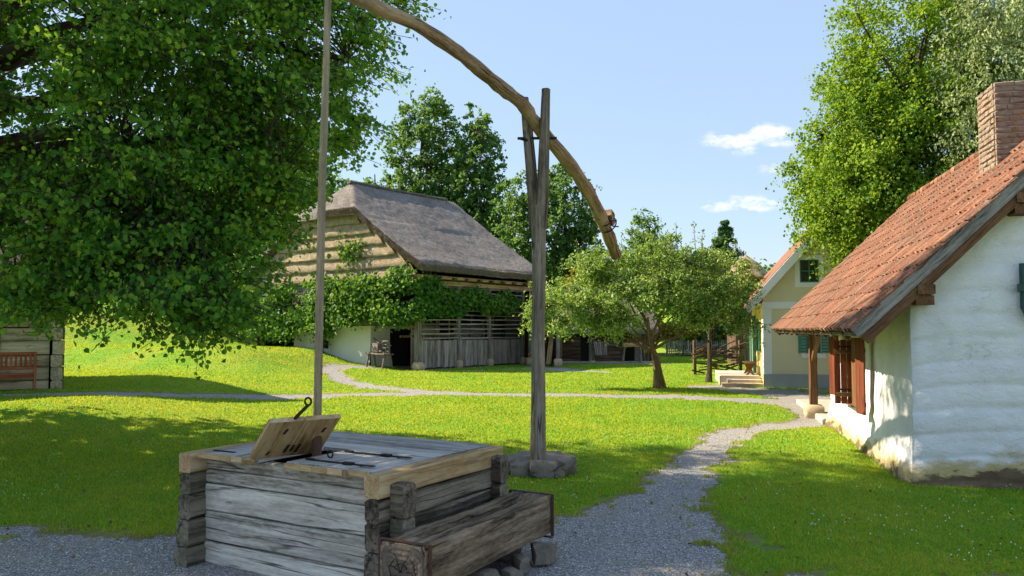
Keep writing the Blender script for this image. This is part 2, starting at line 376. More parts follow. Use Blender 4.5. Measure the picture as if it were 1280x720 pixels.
def thatch_mat(name, cols, sc=1.0):
    m, t = new_mat(name); co = t.n('ShaderNodeTexCoord').outputs['Object']
    a = t.noise(t.vmul(co, (5*sc, 4*sc, 4*sc)), 1.0, 9, .85); b = t.noise(t.vmul(co, (38*sc, 16*sc, 16*sc)), 1.0, 4, .7)
    big = t.noise(co, .5, 4, .6)
    f = t.math('ADD', t.math('ADD', t.math('MULTIPLY', a, .5), t.math('MULTIPLY', b, .5)), t.math('MULTIPLY', t.math('SUBTRACT', big, .5), .15))
    col = t.ramp(f, [(.37+.25*i/(len(cols)-1), c) for i, c in enumerate(cols)])
    finish(t, col, .95, t.math('ADD', a, b), 1.0, .12, .1); return m
M['thatch'] = thatch_mat('grey_thatch', [(.06,.05,.045), (.20,.175,.165), (.33,.295,.28), (.50,.46,.42)])
M['straw'] = thatch_mat('gable_straw', [(.22,.14,.07), (.38,.28,.17), (.50,.41,.30), (.60,.52,.41)])
M['shed_thatch'] = thatch_mat('shed_thatch', [(.07,.06,.05), (.2,.18,.16), (.33,.30,.28)])

def tile_mat():
    m, t = new_mat('clay_roof_tiles'); ri = t.n('ShaderNodeNewGeometry').outputs['Random Per Island']
    co = t.n('ShaderNodeTexCoord').outputs['Object']
    c = t.ramp(ri, [(0, (.07,.028,.02)), (.3, (.16,.050,.028)), (.55, (.22,.078,.042)), (.8, (.30,.135,.075)), (1, (.11,.06,.042))])
    n = t.noise(co, 3.0, 6, .7); c = t.mix(t.ramp(n, [(.45, 0.0), (.65, .7)]), c, (.12,.075,.05))
    n2 = t.noise(co, 40, 4, .7); c = t.mix(t.ramp(n2, [(.5, 0.0), (.7, .5)]), c, (.42,.36,.27))
    n3 = t.noise(co, 90, 2, .6); finish(t, c, .85, t.math('ADD', n2, n3), .4, .006, .25); return m
M['tile'] = tile_mat()
def whitewash():
    m, t = new_mat('lumpy_whitewash'); co = t.n('ShaderNodeTexCoord').outputs['Object']
    n = t.noise(co, 2.2, 6, .6); c = t.ramp(n, [(.3, (.70,.71,.73)), (.7, (.82,.83,.84))])
    vo = t.noise(t.vmul(co, (1,1,2.5)), 9, 5, .7); c = t.mix(t.ramp(vo, [(.72, 0.0), (.84, .12)]), c, (.42,.43,.44))
    sx = t.n('ShaderNodeSeparateXYZ', {0: co}).outputs[2]
    # bare clay low down where the whitewash has come off, ragged upper edge; a ragged yellow-green tint under the roof line
    nn = t.noise(t.vmul(co, (.9,.9,2)), 2.2, 6, .65)
    lim = t.math('ADD', sx, t.math('MULTIPLY', t.math('SUBTRACT', nn, .5), -.75))
    xx = t.n('ShaderNodeSeparateXYZ', {0: co}).outputs[0]
    lim = t.math('SUBTRACT', lim, t.math('MULTIPLY', t.math('MINIMUM', xx, 1.2), .16))
    c = t.mix(t.ramp(lim, [(.15, 1.0), (.32, 0.0)]), c, (.50,.40,.20))
    clay = t.mix(t.noise(co, 6, 5, .7), (.07,.045,.03), (.26,.19,.12))
    c = t.mix(t.ramp(lim, [(.05, 1.0), (.10, 0.0)]), c, clay)
    ht = t.math('SUBTRACT', sx, t.math('MULTIPLY', t.math('MAXIMUM', xx, 0.0), .95))
    c = t.mix(t.ramp(t.math('ADD', ht, t.math('MULTIPLY', t.math('SUBTRACT', nn, .5), .9)), [(1.6, 0.0), (2.5, .8)]) if False else
              t.math('MULTIPLY', t.math('MULTIPLY', t.math('SUBTRACT', t.math('ADD', ht, t.math('MULTIPLY', t.math('SUBTRACT', nn, .5), .9)), 1.95), 1.6, clamp=True), .45), c, (.50,.50,.13))
    b = t.math('ADD', t.noise(t.vmul(co, (1,1,1.4)), 4, 8, .68), t.math('MULTIPLY', t.noise(co, 45, 4, .6), .2))
    ck = t.math('ABSOLUTE', t.math('SUBTRACT', t.noise(t.vmul(co, (.9,.9,1.5)), 1.8, 6, .65), .5)); ckm = t.ramp(t.noise(co, 1.5, 3, .5), [(.54, 1.0), (.62, 0.0)])
    ckl = t.math('MAXIMUM', t.ramp(ck, [(.0, 0.0), (.010, 1.0)]), ckm); b = t.math('ADD', b, t.math('MULTIPLY', ckl, .15))
    finish(t, c, .9, b, .8, .05, .2); return m
M['whitewash'] = whitewash()
def chim_mat():
    m, t = new_mat('chimney_brick'); co = t.n('ShaderNodeTexCoord').outputs['Object']
    ri = t.n('ShaderNodeNewGeometry').outputs['Random Per Island']
    c = t.ramp(ri, [(0, (.13,.08,.06)), (.35, (.22,.14,.095)), (.65, (.30,.22,.14)), (1, (.24,.20,.17))])
    n = t.noise(co, 5, 6, .7); c = t.mix(t.ramp(n, [(.36, 0.0), (.56, .9)]), c, (.30,.235,.19)); c = t.mix(t.ramp(t.noise(co, 11, 5, .7), [(.52, 0.0), (.66, .7)]), c, (.13,.10,.085))
    finish(t, c, .9, t.noise(co, 30, 5, .7), .6, .02, .2); return m
M['chimney'] = chim_mat(); M['mortar'] = plain('old_mortar', (.42,.37,.31), .95, var=.2, scale=12, bs=.6)

def ground_mat():
    m, t = new_mat('lawn_and_gravel')  # one material, the 'gravel' attribute says where the stones lie
    g = t.n('ShaderNodeAttribute', attribute_name='gravel').outputs['Fac']
    co = t.n('ShaderNodeTexCoord').outputs['Object']
    edge = t.noise(co, 5.5, 6, .75)
    g2 = t.math('ADD', g, t.math('MULTIPLY', t.math('SUBTRACT', edge, .5), 1.5))
    gm = t.ramp(g2, [(.44, 0.0), (.56, 1.0)])
    p1 = t.noise(co, .35, 4, .6); p2 = t.noise(co, 2.2, 5, .65); p3 = t.noise(co, 28, 4, .7)
    gc = t.ramp(t.math('ADD', t.math('MULTIPLY', p2, .55), t.math('MULTIPLY', p3, .45)), [(.32, (.05,.20,.02)), (.5, (.13,.30,.025)), (.68, (.29,.39,.03))])
    gc = t.mix(t.ramp(p1, [(.42, 0.0), (.62, .6)]), gc, (.36,.34,.04))
    dry = t.ramp(g2, [(.0, 0.0), (.42, .85)])
    gc = t.mix(dry, gc, (.20,.155,.08))
    vo = t.n('ShaderNodeTexVoronoi', {'Vector': co, 'Scale': 62.0}, feature='F1')
    vd, vc = vo.outputs['Distance'], vo.outputs['Color']
    peb = t.n('ShaderNodeSeparateColor', {0: vc}).outputs[0]
    rc = t.ramp(peb, [(0, (.17,.165,.16)), (.35, (.34,.33,.32)), (.7, (.48,.47,.455)), (1, (.70,.68,.65))])
    rc = t.mix(t.ramp(vd, [(.35, 0.0), (.62, .75)]), rc, (.15,.145,.14))
    rc = t.mix(t.ramp(t.noise(co, 1.3, 5, .65), [(.48, 0.0), (.68, .55)]), rc, (.34,.28,.20))
    c = t.mix(gm, gc, rc)
    hg = t.math('MULTIPLY', t.math('ADD', p3, t.noise(co, 90, 2, .6)), 1.2); hr = t.math('SUBTRACT', 1.0, vd)
    h = t.n('ShaderNodeMix', {0: gm, 2: hg, 3: hr}).outputs[0]
    finish(t, c, .95, h, .8, .02, .12); return m
M['ground'] = ground_mat()
def blade_mat():
    m, t = new_mat('grass_blades'); ri = t.n('ShaderNodeNewGeometry').outputs['Random Per Island']
    co = t.n('ShaderNodeTexCoord').outputs['Object']
    f = t.math('ADD', t.math('MULTIPLY', ri, .42), t.math('MULTIPLY', t.noise(co, .45, 6, .7), .72))
    c = t.ramp(f, [(.2, (.018,.21,.03)), (.42, (.055,.32,.032)), (.6, (.16,.40,.03)), (.78, (.38,.47,.04)), (.93, (.58,.43,.10))])
    d = t.n('ShaderNodeAttribute', attribute_name='dry').outputs['Fac']
    c = t.mix(d, c, (.28,.25,.06))
    p = t.n('ShaderNodeBsdfPrincipled', {'Base Color': c, 'Roughness': .55, 'Specular IOR Level': .25})
    q = t.n('ShaderNodeBsdfTranslucent', {'Color': t.mix(.4, c, (.95,.70,.01))})
    t.n('ShaderNodeOutputMaterial', {'Surface': t.n('ShaderNodeMixShader', {0: .45, 1: p.outputs[0], 2: q.outputs[0]}).outputs[0]}); return m
M['blade'] = blade_mat()
M['linden'] = leaf_mat('linden_leaves', [(.018,.095,.014), (.042,.175,.022), (.095,.27,.028), (.23,.38,.035)], (.48,.76,.05), .48)
M['apple_leaf'] = leaf_mat('apple_leaves', [(.05,.14,.025), (.11,.24,.04), (.24,.38,.08), (.50,.58,.24)], (.5,.62,.06), .35)
M['vine_leaf'] = leaf_mat('vine_leaves', [(.02,.09,.012), (.04,.14,.018), (.08,.20,.022), (.16,.27,.03)], (.3,.5,.04), .38)
M['ash_leaf'] = leaf_mat('far_ash_leaves', [(.04,.12,.03), (.075,.18,.045), (.13,.25,.06)], (.35,.52,.08), .42)
M['poplar_leaf'] = leaf_mat('birch_leaves', [(.15,.22,.08), (.28,.35,.15), (.46,.52,.27)], (.4,.5,.12), .35)
M['lime_leaf'] = leaf_mat('bright_linden_leaves', [(.05,.15,.012), (.12,.24,.018), (.24,.37,.03)], (.5,.65,.03), .42)
M['spruce_leaf'] = leaf_mat('spruce_needles', [(.03,.10,.03), (.05,.14,.042), (.08,.19,.06)], (.2,.35,.08), .25)
M['yellow_leaf'] = leaf_mat('yellow_shrub_leaves', [(.18,.20,.02), (.32,.30,.03), (.45,.38,.04)], (.6,.55,.05), .4)
M['clover'] = plain('clover_white', (.75,.75,.68), .8, var=.05)

# ------------------------------------------------------------ leaves, grass (numpy meshes)
def fast_mesh(name, V, F, mat, parent=None, attrs=None, smooth=False):
    """V (n,3) float, F (m,k) int, all faces with k corners"""
    me = bpy.data.meshes.new(name); n = len(V); mF, k = F.shape
    me.vertices.add(n); me.vertices.foreach_set('co', V.astype(np.float32).ravel())
    me.loops.add(mF*k); me.loops.foreach_set('vertex_index', F.astype(np.int32).ravel())
    me.polygons.add(mF); me.polygons.foreach_set('loop_start', (np.arange(mF)*k).astype(np.int32))
    if attrs:
        for a, v in attrs.items(): me.attributes.new(a, 'FLOAT', 'POINT').data.foreach_set('value', v.astype(np.float32))
    me.materials.append(mat); me.update(calc_edges=True); me.validate()
    if smooth: me.shade_smooth()
    o = bpy.data.objects.new(name, me); COL.objects.link(o); o.parent = parent; return o
def norm(a): return a/np.maximum(1e-9, np.linalg.norm(a, axis=1, keepdims=True))
def leaves(name, C, size, rng, mat, parent, down=.5, up=.9, wid=.8, fold=.18, off=(0,0,0), outward=None, ow=0):
    n = len(C); s = size*rng.uniform(.6, 1.25, n)[:, None]
    T = rng.normal(size=(n,3)); T[:,2] -= down*1.2
    Nn = rng.normal(size=(n,3))*.75; Nn[:,2] += up
    if outward is not None: Nn = Nn + outward*ow; T = T + outward*ow*.5
    T = norm(T); Nn = norm(Nn - T*np.sum(Nn*T, axis=1, keepdims=True)); B = np.cross(Nn, T)
    C = C - np.array(off)
    wd = wid*.5
    P = np.empty((n, 6, 3))
    P[:,0] = C - T*s*.5
    P[:,1] = C - T*s*.34 + B*s*wd*.85 + Nn*s*fold
    P[:,2] = C + T*s*.06 + B*s*wd*.88 + Nn*s*fold
    P[:,3] = C + T*s*.5
    P[:,4] = C + T*s*.06 - B*s*wd*.88 + Nn*s*fold
    P[:,5] = C - T*s*.34 - B*s*wd*.85 + Nn*s*fold
    b = (np.arange(n)*6)[:,None]
    F = np.concatenate([b+np.array([0,1,2,3]), b+np.array([0,3,4,5])], axis=1).reshape(-1,4)
    return fast_mesh(name, P.reshape(-1,3), F, mat, parent)

def curve_pts(p0, p1, n, sag, r, amp):
    p0 = Vector(p0); p1 = Vector(p1); L = (p1-p0).length; out = []
    w1 = Vector((r.uniform(-1,1), r.uniform(-1,1), r.uniform(-.5,.5)))*amp*L
    w2 = Vector((r.uniform(-1,1), r.uniform(-1,1), r.uniform(-.5,.5)))*amp*L*.5
    for i in range(n+1):
        t = i/n; out.append(p0.lerp(p1, t) + Vector((0,0,sag*L*math.sin(math.pi*t))) + w1*math.sin(math.pi*t) + w2*math.sin(2*math.pi*t))
    return out
def tree(name, label, cat, base, trunk_top, tr, blobs, ncl, per, lsize, lmat, bmat, seed, crad=.5, nlimb=9, group=None,
         start=.3, shell=.5, down=.5, up=.9, wid=.8, sag=.08, spray=None, trunk_path=None, twig=.012, flat=.7, limbs_at=None, clear=None, fine=False, shoots=()):
    r = random.Random(seed); rng = np.random.default_rng(seed)
    root = thing(name, label, cat, tuple(base), 0, group)
    wt = np.array([b[2] if len(b) > 2 else b[1][0]*b[1][1]*b[1][2] for b in blobs], float); wt /= wt.sum()
    cs = []
    while len(cs) < ncl:
        b = blobs[rng.choice(len(blobs), p=wt)]
        d = rng.normal(size=3); d /= np.linalg.norm(d); q = shell + (1-shell)*rng.random()**.6
        if rng.random() < .25: q *= rng.random()**.5
        c = np.array(b[0]) + d*np.array(b[1])*q
        if c[2] < 1.3 + base[2]*0: continue
        if clear is not None and clear(c): continue
        cs.append(c)
    cs = np.array(cs)
    mb = MB()
    tp = [Vector(p) for p in (trunk_path or curve_pts(base, trunk_top, 8, 0, r, .03))]
    n = len(tp); mb.tube(tp, [tr*(1.35 if i == 0 else 1)*(1-.82*(i/(n-1))) for i in range(n)], 12, tr*.05, seed)
    samples = []
    def add_samples(path, rad):
        for p, q in zip(path, rad): samples.append((p, q))
    tgt = cs[rng.choice(len(cs), min(nlimb, len(cs)), replace=False)]
    if limbs_at is not None: tgt = np.concatenate([np.array(limbs_at), tgt])
    zr = (min(c[2] for c in cs), max(c[2] for c in cs))
    for c in tgt:
        f = min(.95, max(start, start+(1-start)*((c[2]-zr[0])/(zr[1]-zr[0]+1e-6))*.8 + r.uniform(-.08,.05)))
        idx = f*(n-1); i0 = int(idx); p0 = tp[i0].lerp(tp[min(n-1, i0+1)], idx-i0)
        rr = tr*(1-.82*f)*.55
        path = curve_pts(p0, Vector(c), 7, sag, r, .06)
        rad = [max(.012, rr*(1-.85*k/7)) for k in range(8)]
        mb.tube(path, rad, 7, rr*.05, seed+1); add_samples(path[2:], rad[2:])
    SP = np.array([tuple(s_[0]) for s_ in samples]); C = []
    for c in cs:
        d = np.linalg.norm(SP-c, axis=1) + .4*np.maximum(0, SP[:,2]-c[2]); k = int(np.argmin(d))
        p0 = samples[k][0]; rr = min(samples[k][1]*.6, twig*2.2)
        if (Vector(c)-p0).length > .15:
            path = curve_pts(p0, Vector(c), 4, .04, r, .09); mb.tube(path, [max(twig*.5, rr*(1-.75*j/4)) for j in range(5)], 5, 0, seed)
            q = np.array([tuple(path[3])]); 
    pts = []; ow = []
    for (x, y, z, L) in shoots:
        p0 = np.array([x,y,z]); d = np.array([rng.normal()*.15, rng.normal()*.15, 1.0]); k = int(34*L); tt = rng.random(k)[:,None]
        mb.tube([tuple(p0), tuple(p0+d*L*.95)], [.014,.005], 5, 0, 0); pts.append(p0+d*L*tt+rng.normal(size=(k,3))*(.10*(1.15-tt)+.015))
    ax = np.array([base[0], base[1], 0])
    for c in cs:
        k = max(3, int(per*rng.uniform(.5, 1.5))); s_ = crad*rng.uniform(.6, 1.3)
        # leaves sit along a few short twigs that leave the cluster's centre
        nt = max(2, k//9); dirs = rng.normal(size=(nt,3)); dirs[:,2] = dirs[:,2]*flat - .15
        if spray: dirs[:,:2] += norm((c-ax)[None,:2])*spray
        dirs = norm(dirs)*s_*rng.uniform(.6,1.5,(nt,1))
        w_ = rng.integers(0, nt, k); t_ = rng.random(k)[:,None]**.65
        if fine:
            for d_ in dirs: mb.sweep([c, c+d_*.55-np.array([0,0,.07*s_]), c+d_*.85-np.array([0,0,.18*s_])], lambda t__, k__: [(.005*(1-.6*t__),0),(-.0025,.004),(-.0025,-.004)], cap=False)
        p = c + dirs[w_]*t_ + rng.normal(size=(k,3))*s_*(.10 if fine else .16); p[:,2] -= .25*s_*t_[:,0]**2
        pts.append(p)
    mb.build('trunk', bmat, root, True, 60)
    P = np.concatenate(pts)
    ctr = cs.mean(axis=0); o = norm(P-ctr)
    leaves('crown', P, lsize, rng, lmat, root, down, up, wid, off=tuple(base), outward=o, ow=.5)
    return root
def spruce(label, base, H, rad, seed, lsize=.26, group=None, n=30000, cat='tree'):
    rng = np.random.default_rng(seed); r = random.Random(seed)
    root = thing('spruce_tree', label, cat, tuple(base), 0, group); b = Vector(base); mb = MB()
    mb.tube([b, b+Vector((0,0,H*.5)), b+Vector((0,0,H*.97))], [H*.016, H*.01, .02], 8, 0, seed)
    pts = []; out = []
    tiers = int(H/.42)
    for i in range(tiers):
        f = i/tiers; z = H*(.06+.93*f); rr = rad*(1-f)**.9*(1.12 if i % 2 else .9) + .03; nb = int(6+10*(1-f))
        for k in range(nb):
            a = r.uniform(0, 6.28); L = rr*r.uniform(.65, 1.1); d = np.array([math.cos(a), math.sin(a), 0])
            mb.tube([b+Vector((0,0,z)), b+Vector((d[0]*L, d[1]*L, z-L*.3))], [.03,.01], 4, 0, 0)
            m_ = max(4, int(n/tiers/nb*(.5+1.2*(1-f)))); t = rng.random(m_)**.7
            p = np.array([0,0,z])+d*L*t[:,None]; p[:,2] += -.42*L*t**1.3 + .12*L*t**3; p += rng.normal(size=(m_,3))*np.array([.12,.12,.16])*(.3+L*.3)
            pts.append(p+np.array(base)); out.append(np.tile(d, (m_,1)))
    mb.build('trunk', M['tree_bark'], root, True, 60)
    leaves('crown', np.concatenate(pts), lsize, rng, M['spruce_leaf'], root, .35, .8, .32, off=tuple(base), outward=np.concatenate(out), ow=1.2)
    return root

# ------------------------------------------------------------ ground
def build_ground():
    def axis(a):  # graded spacing
        out = [a[0][0]]
        for (x0, x1, s) in a:
            k = max(1, int(round((x1-x0)/s))); out += [x0+(x1-x0)*i/k for i in range(1, k+1)]
        return np.array(out)
    xs = axis([(-900,-200,50), (-200,-60,7), (-60,-22,1.2), (-22,-11,.3), (-11,11,.1), (11,22,.3), (22,60,1.2), (60,200,7), (200,900,50)])
    ys = axis([(-200,-20,20), (-20,3,1.2), (3,18,.1), (18,50,.2), (50,80,1.0), (80,300,6), (300,1500,60)])
    X, Y = np.meshgrid(xs, ys); Z = ground(X, Y); G = np.clip(gravel(X, Y), -1, 2)
    Z = Z - .02*ss(.3, .7, G)
    V = np.stack([X.ravel(), Y.ravel(), Z.ravel()], 1); nx = len(xs); ny = len(ys)
    i, j = np.meshgrid(np.arange(nx-1), np.arange(ny-1)); a = (j*nx+i).ravel()
    F = np.stack([a, a+1, a+1+nx, a+nx], 1); fg = G.ravel()[F].mean(axis=1) > .5
    for nm, sel in (('lawn', ~fg), ('gravel_path', fg)):
        f = F[sel]; u, inv = np.unique(f, return_inverse=True)
        o = fast_mesh(nm, V[u], inv.reshape(f.shape), M['ground'], None, {'gravel': G.ravel()[u]}, True); tag(o, kind='structure')
build_ground()
BLOCK = []   # oriented boxes (ox, oy, angle, x0, x1, y0, y1) where no grass grows
def blocked(x, y):
    m = np.zeros(len(x), bool)
    for (ox, oy, a, x0, x1, y0, y1) in BLOCK:
        c, s_ = math.cos(a), math.sin(a); lx = (x-ox)*c+(y-oy)*s_; ly = -(x-ox)*s_+(y-oy)*c
        m |= (lx > x0)&(lx < x1)&(ly > y0)&(ly < y1)
    return m
A_WELL = math.atan2(-.504,.863); A_TR = math.atan2(-.478,.878); A_WH = math.atan2(-.2337,.972); A_YH = -R(12); A_BN = math.atan2(.799,.602)
BLOCK += [(-2.87,6.94,A_WELL,-.05,2.25,-.05,1.75), (-.92,5.65,A_TR,-.05,.45,0,2), (5.19,10.39,A_WH,0,8,0,6.8), (5.19,10.39,A_WH,-.3,8,6.4,13),
          (8.66,27.45,A_YH,-1.6,9,-.3,9), (-4.54,38.5,A_BN,-.1,10,-.1,13), (-11.75,21,R(31),-8.2,0,-.1,6.5)]
def grass():
    rng = np.random.default_rng(3)
    N = 780000
    u = rng.random(N); d = 1/(1/5.2 - u*(1/5.2-1/58.0))     # more blades per square metre close by
    d = 5.2*(58/5.2)**(u**.93)
    az = rng.uniform(-.64, .64, N); y = d; x = d*np.tan(az)*1.06
    g = gravel(x, y) + (rng.random(N)-.5)*.55
    tuft = (vnoise(x*4.5, y*4.5, 31)+.35*vnoise(x*13, y*13, 32)+.25*vnoise(x*1.1, y*1.1, 33) > 1.12) & (rng.random(N) < .55)
    clump = vnoise(x*2.3, y*2.3, 71) + .6*vnoise(x*6.1, y*6.1, 72)
    thin = (gravel(x, y) > .08) & (clump < .74)
    keep = ((g < .42) & ~thin | (tuft & (g < 1.15))) & ~blocked(x, y); x = x[keep]; y = y[keep]; g = g[keep]; n = len(x); d = np.hypot(x, y)
    z = ground(x, y) - .012
    hgt = rng.uniform(.014, .042, n)*(1+.4*fbm(x*.8, y*.8, 8, 3))*(1+d*.008); w_ = .0045*(1+d*.17)
    a = rng.uniform(0, 6.28, n); lean = rng.uniform(.1, .9, n)*hgt; la = rng.uniform(0, 6.28, n)
    P = np.empty((n,3,3)); P[:,0] = np.stack([x-w_*np.cos(a), y-w_*np.sin(a), z], 1); P[:,1] = np.stack([x+w_*np.cos(a), y+w_*np.sin(a), z], 1)
    P[:,2] = np.stack([x+lean*np.cos(la), y+lean*np.sin(la), z+hgt], 1)
    dry = np.clip((gravel(x, y)-.0)*1.2, 0, .8)*np.clip(rng.random(n)*1.4, 0, 1)
    o = fast_mesh('grass', P.reshape(-1,3), np.arange(n*3).reshape(-1,3), M['blade'], None, {'dry': np.repeat(dry, 3)})
    tag(o, 'short mown green grass blades covering the lawn', 'grass', kind='stuff')
    # clover heads
    n = 2600; d = rng.uniform(6, 22, n); x = d*np.tan(rng.uniform(-.6,.6,n)); y = d
    k = (gravel(x, y) < .1) & ~blocked(x, y) & (fbm(x*.5, y*.5, 44, 3) > .56); x = x[k]; y = y[k]; n = len(x)
    z = ground(x, y)+rng.uniform(.035,.06,n); r_ = rng.uniform(.006,.010,n)
    dirs = np.array([(1,0,0),(0,1,0),(-1,0,0),(0,-1,0),(0,0,1),(0,0,-1)], float)
    P = np.stack([x,y,z],1)[:,None,:] + dirs[None]*r_[:,None,None]
    T = np.array([(0,1,4),(1,2,4),(2,3,4),(3,0,4),(1,0,5),(2,1,5),(3,2,5),(0,3,5)]); F = ((np.arange(n)*6)[:,None,None]+T[None]).reshape(-1,3)
    tag(fast_mesh('clover', P.reshape(-1,3), F, M['clover']), 'tiny white clover heads scattered in the grass', 'clover', kind='stuff')
    # a few fallen leaves
    n = 520; d = rng.uniform(5.2, 16, n); x = d*np.tan(rng.uniform(-.62,.62,n)); y = d; k = ~blocked(x, y); x = x[k]; y = y[k]; n = len(x)
    C = np.stack([x, y, ground(x, y)+np.where(gravel(x, y) > .5, .004, .035)], 1)
    ml, t = new_mat('fallen_leaf'); finish(t, t.ramp(t.n('ShaderNodeNewGeometry').outputs['Random Per Island'], [(0,(.10,.06,.025)),(.5,(.28,.19,.05)),(1,(.16,.15,.03))]), .7)
    tag(leaves('fallen_leaves', C, .045, rng, ml, None, 0, 4.0, .75), 'dry fallen leaves scattered on grass and gravel', 'leaves', kind='stuff')
    # loose gravel
    n = 60000; d = rng.uniform(5.0, 15, n)**1.0; x = d*np.tan(rng.uniform(-.64,.64,n)); y = d
    k = (gravel(x, y) > .45) & ~blocked(x, y); x = x[k]; y = y[k]; n = len(x); r_ = rng.uniform(.004,.012,n)
    z = ground(x, y)-.02+r_*.4
    J = rng.uniform(.6,1.2,(n,6,1)); A = rng.uniform(0,6.28,n); ca = np.cos(A); sa = np.sin(A)
    D = dirs[None]*J*np.array([1.2,.9,.6]); D = np.stack([D[:,:,0]*ca[:,None]-D[:,:,1]*sa[:,None], D[:,:,0]*sa[:,None]+D[:,:,1]*ca[:,None], D[:,:,2]], 2)
    P = np.stack([x,y,z],1)[:,None,:] + D*r_[:,None,None]; F = ((np.arange(n)*6)[:,None,None]+T[None]).reshape(-1,3)
    m, t = new_mat('pebbles'); ri = t.n('ShaderNodeNewGeometry').outputs['Random Per Island']
    finish(t, t.ramp(ri, [(0,(.20,.195,.19)),(.5,(.45,.44,.43)),(.85,(.62,.61,.59)),(1,(.85,.83,.8))]), .85)
    tag(fast_mesh('loose_gravel', P.reshape(-1,3), F, m), 'loose blue grey gravel chips on the path', 'gravel', kind='stuff')
grass()

# ------------------------------------------------------------ draw well box
def build_well():
    t = thing('draw_well', 'big boxed well of weathered grey planks with one hatch lid propped open', 'well', (-2.87, 6.94, -.03), A_WELL)
    Wd = 2.21; D = 1.72; H = .96
    hs = [0, .19, .45, .69, .80]
    f = MB()
    zs = [0, .20, .455, .69, .81, .925]
    for i in range(5): f.beam((.13, .215+.004*(i%2), (zs[i]+zs[i+1])/2), (Wd-.13, .215, (zs[i]+zs[i+1])/2), .09, zs[i+1]-zs[i]-.010, ch=.012, warp=.004, jit=.002, seed=i)
    f.build('front_wall', M['grey_wood'], t, smooth=35)
    b = MB()
    for i in range(5): b.beam((.13, D-.2, (zs[i]+zs[i+1])/2), (Wd-.13, D-.2, (zs[i]+zs[i+1])/2), .09, zs[i+1]-zs[i]-.006, ch=.01, warp=.004, jit=.0015, seed=10+i)
    b.build('back_wall', M['dark_wood'], t, smooth=35)
    for sx, x in ((0, .07), (1, Wd-.07)):
        m = MB(); zz = [0, .17, .40, .61, .79]
        for i in range(4):
            o = rnd.uniform(-.015,.02); y0 = -.0+abs(o)+.01*(3-i)*(.6 if sx else -.8)
            m.beam((x+o*.5, y0, (zz[i]+zz[i+1])/2), (x, D-.01*i, (zz[i]+zz[i+1])/2), .135+.01*(3-i), zz[i+1]-zz[i]-.007, ch=.018, warp=.004, jit=.003, seed=20+i+sx*5, seg=12)
        m.build('side_wall', M['end_wood'] if not sx else M['dark_wood'], t, smooth=35, label=None)
        m = MB(); m.beam((x, 0, .878), (x, D+.02, .878), .145, .164, ch=.010, warp=.003, jit=.0015, seed=31+sx, seg=12)
        m.build('top_beam', M['fresh_wood'], t, smooth=35)
    for k, (x0, x1, yy, zz) in enumerate(((Wd+.003, Wd+.125, .20, [.0,.18,.40,.64,.895]), (Wd+.003, Wd+.115, D-.12, [.0,.2,.42,.66,.90]))):
        m = MB()
        for i in range(4): m.beam((x0, yy, (zz[i]+zz[i+1])/2), (x1-.02*rnd.random(), yy, (zz[i]+zz[i+1])/2), (.175 if k == 0 else .15)-.012*rnd.random()-.006*i, zz[i+1]-zz[i]-.008, ch=.016, jit=.004, seed=40+i+k*6, seg=4)
        m.build('log_ends', M['dark_wood'], t, smooth=35)
    for k, (yy) in enumerate((.2, D-.2)):
        m = MB()
        for i in range(4): m.beam((-.003, yy, .1+.2*i), (-.10, yy, .1+.2*i), .18, .19, ch=.016, jit=.003, seed=60+i+k*6, seg=3)
        m.build('log_ends', M['end_wood'], t, smooth=35)
    # deck: left boards, right hatch panel, back boards running across
    z0, z1 = .927, .965
    def dk(name, boards, mat=M['top_wood'], along='y'):
        m = MB()
        for i, (x0, x1, y0, y1) in enumerate(boards): m.box(x0, x1, y0, y1, z0+rnd.uniform(0,.004), z1+rnd.uniform(0,.006), ch=.006, warp=.0015, jit=.001, seed=70+i)
        return m.build(name, mat, t, smooth=35)
    dk('left_boards', [(.147,.30,.10,.86), (.304,.60,.08,.86), (.604,.86,.10,.86)])
    dk('back_boards', [(.147,Wd-.147,.864,1.14), (.147,Wd-.147,1.145,1.40), (.147,Wd-.147,1.405,D+.03)])
    dk('right_boards', [(Wd-.35,Wd-.147,.09,.86)])
    pn = MB()
    for i, (x0, x1) in enumerate(((1.22,1.54),(1.544,Wd-.354))): pn.box(x0, x1, .06+.01*i, .86, z0+.01, z1+.014, ch=.007, warp=.001, jit=.001, seed=90+i)
    hp = pn.build('hatch_panel', M['top_wood'], t, smooth=35)
    # faces of the board ends are fresher wood: a thin front batten closes them
    for (x0, x1, y) in ((.147,.86,.072), (1.22,Wd-.354,.052), (Wd-.35,Wd-.147,.082)):
        m = MB(); k = 0; x = x0
        while x < x1-.02:
            xe = min(x1, x+rnd.uniform(.1,.2)); m.box(x, xe-.003, y-.018, y+.0, z0-.004, z1+.006, ch=.003, seed=k); x = xe; k += 1
        m.build('board_ends', M['fresh_wood'], t)
    # hinge straps + ring on the closed panel
    m = MB()
    for yy in (.20, .66):
        m = MB(); m.beam((1.36, yy, z1+.020), (1.98, yy+.02, z1+.018), .035, .007, ch=.001)
        m.beam((1.70, yy-.01, z1+.026), (1.79, yy-.01, z1+.026), .05, .02, ch=.006)
        m.tube([(1.38, yy, z1+.02), (1.30,yy,z1+.022), (1.27,yy+.015,z1+.022)], [.014,.012,.006], 6)
        m.build('strap_hinge', M['iron'], hp)
    m = MB(); cx, cy = 1.40, .36
    m.tube([(cx+.028*math.cos(a), cy, z1+.045+.028*math.sin(a)) for a in [i*math.pi/6 for i in range(13)]], .007, 6, cap=False)
    m.tube([(cx, cy, z1-.01), (cx, cy, z1+.02)], .009, 6); m.build('ring', M['iron'], hp)
    m = MB()
    for yy in (.20,): m.beam((.20, yy, z1+.008), (.46, yy, z1+.008), .035, .007, ch=.001)
    m.build('strap_hinge', M['iron'], t)
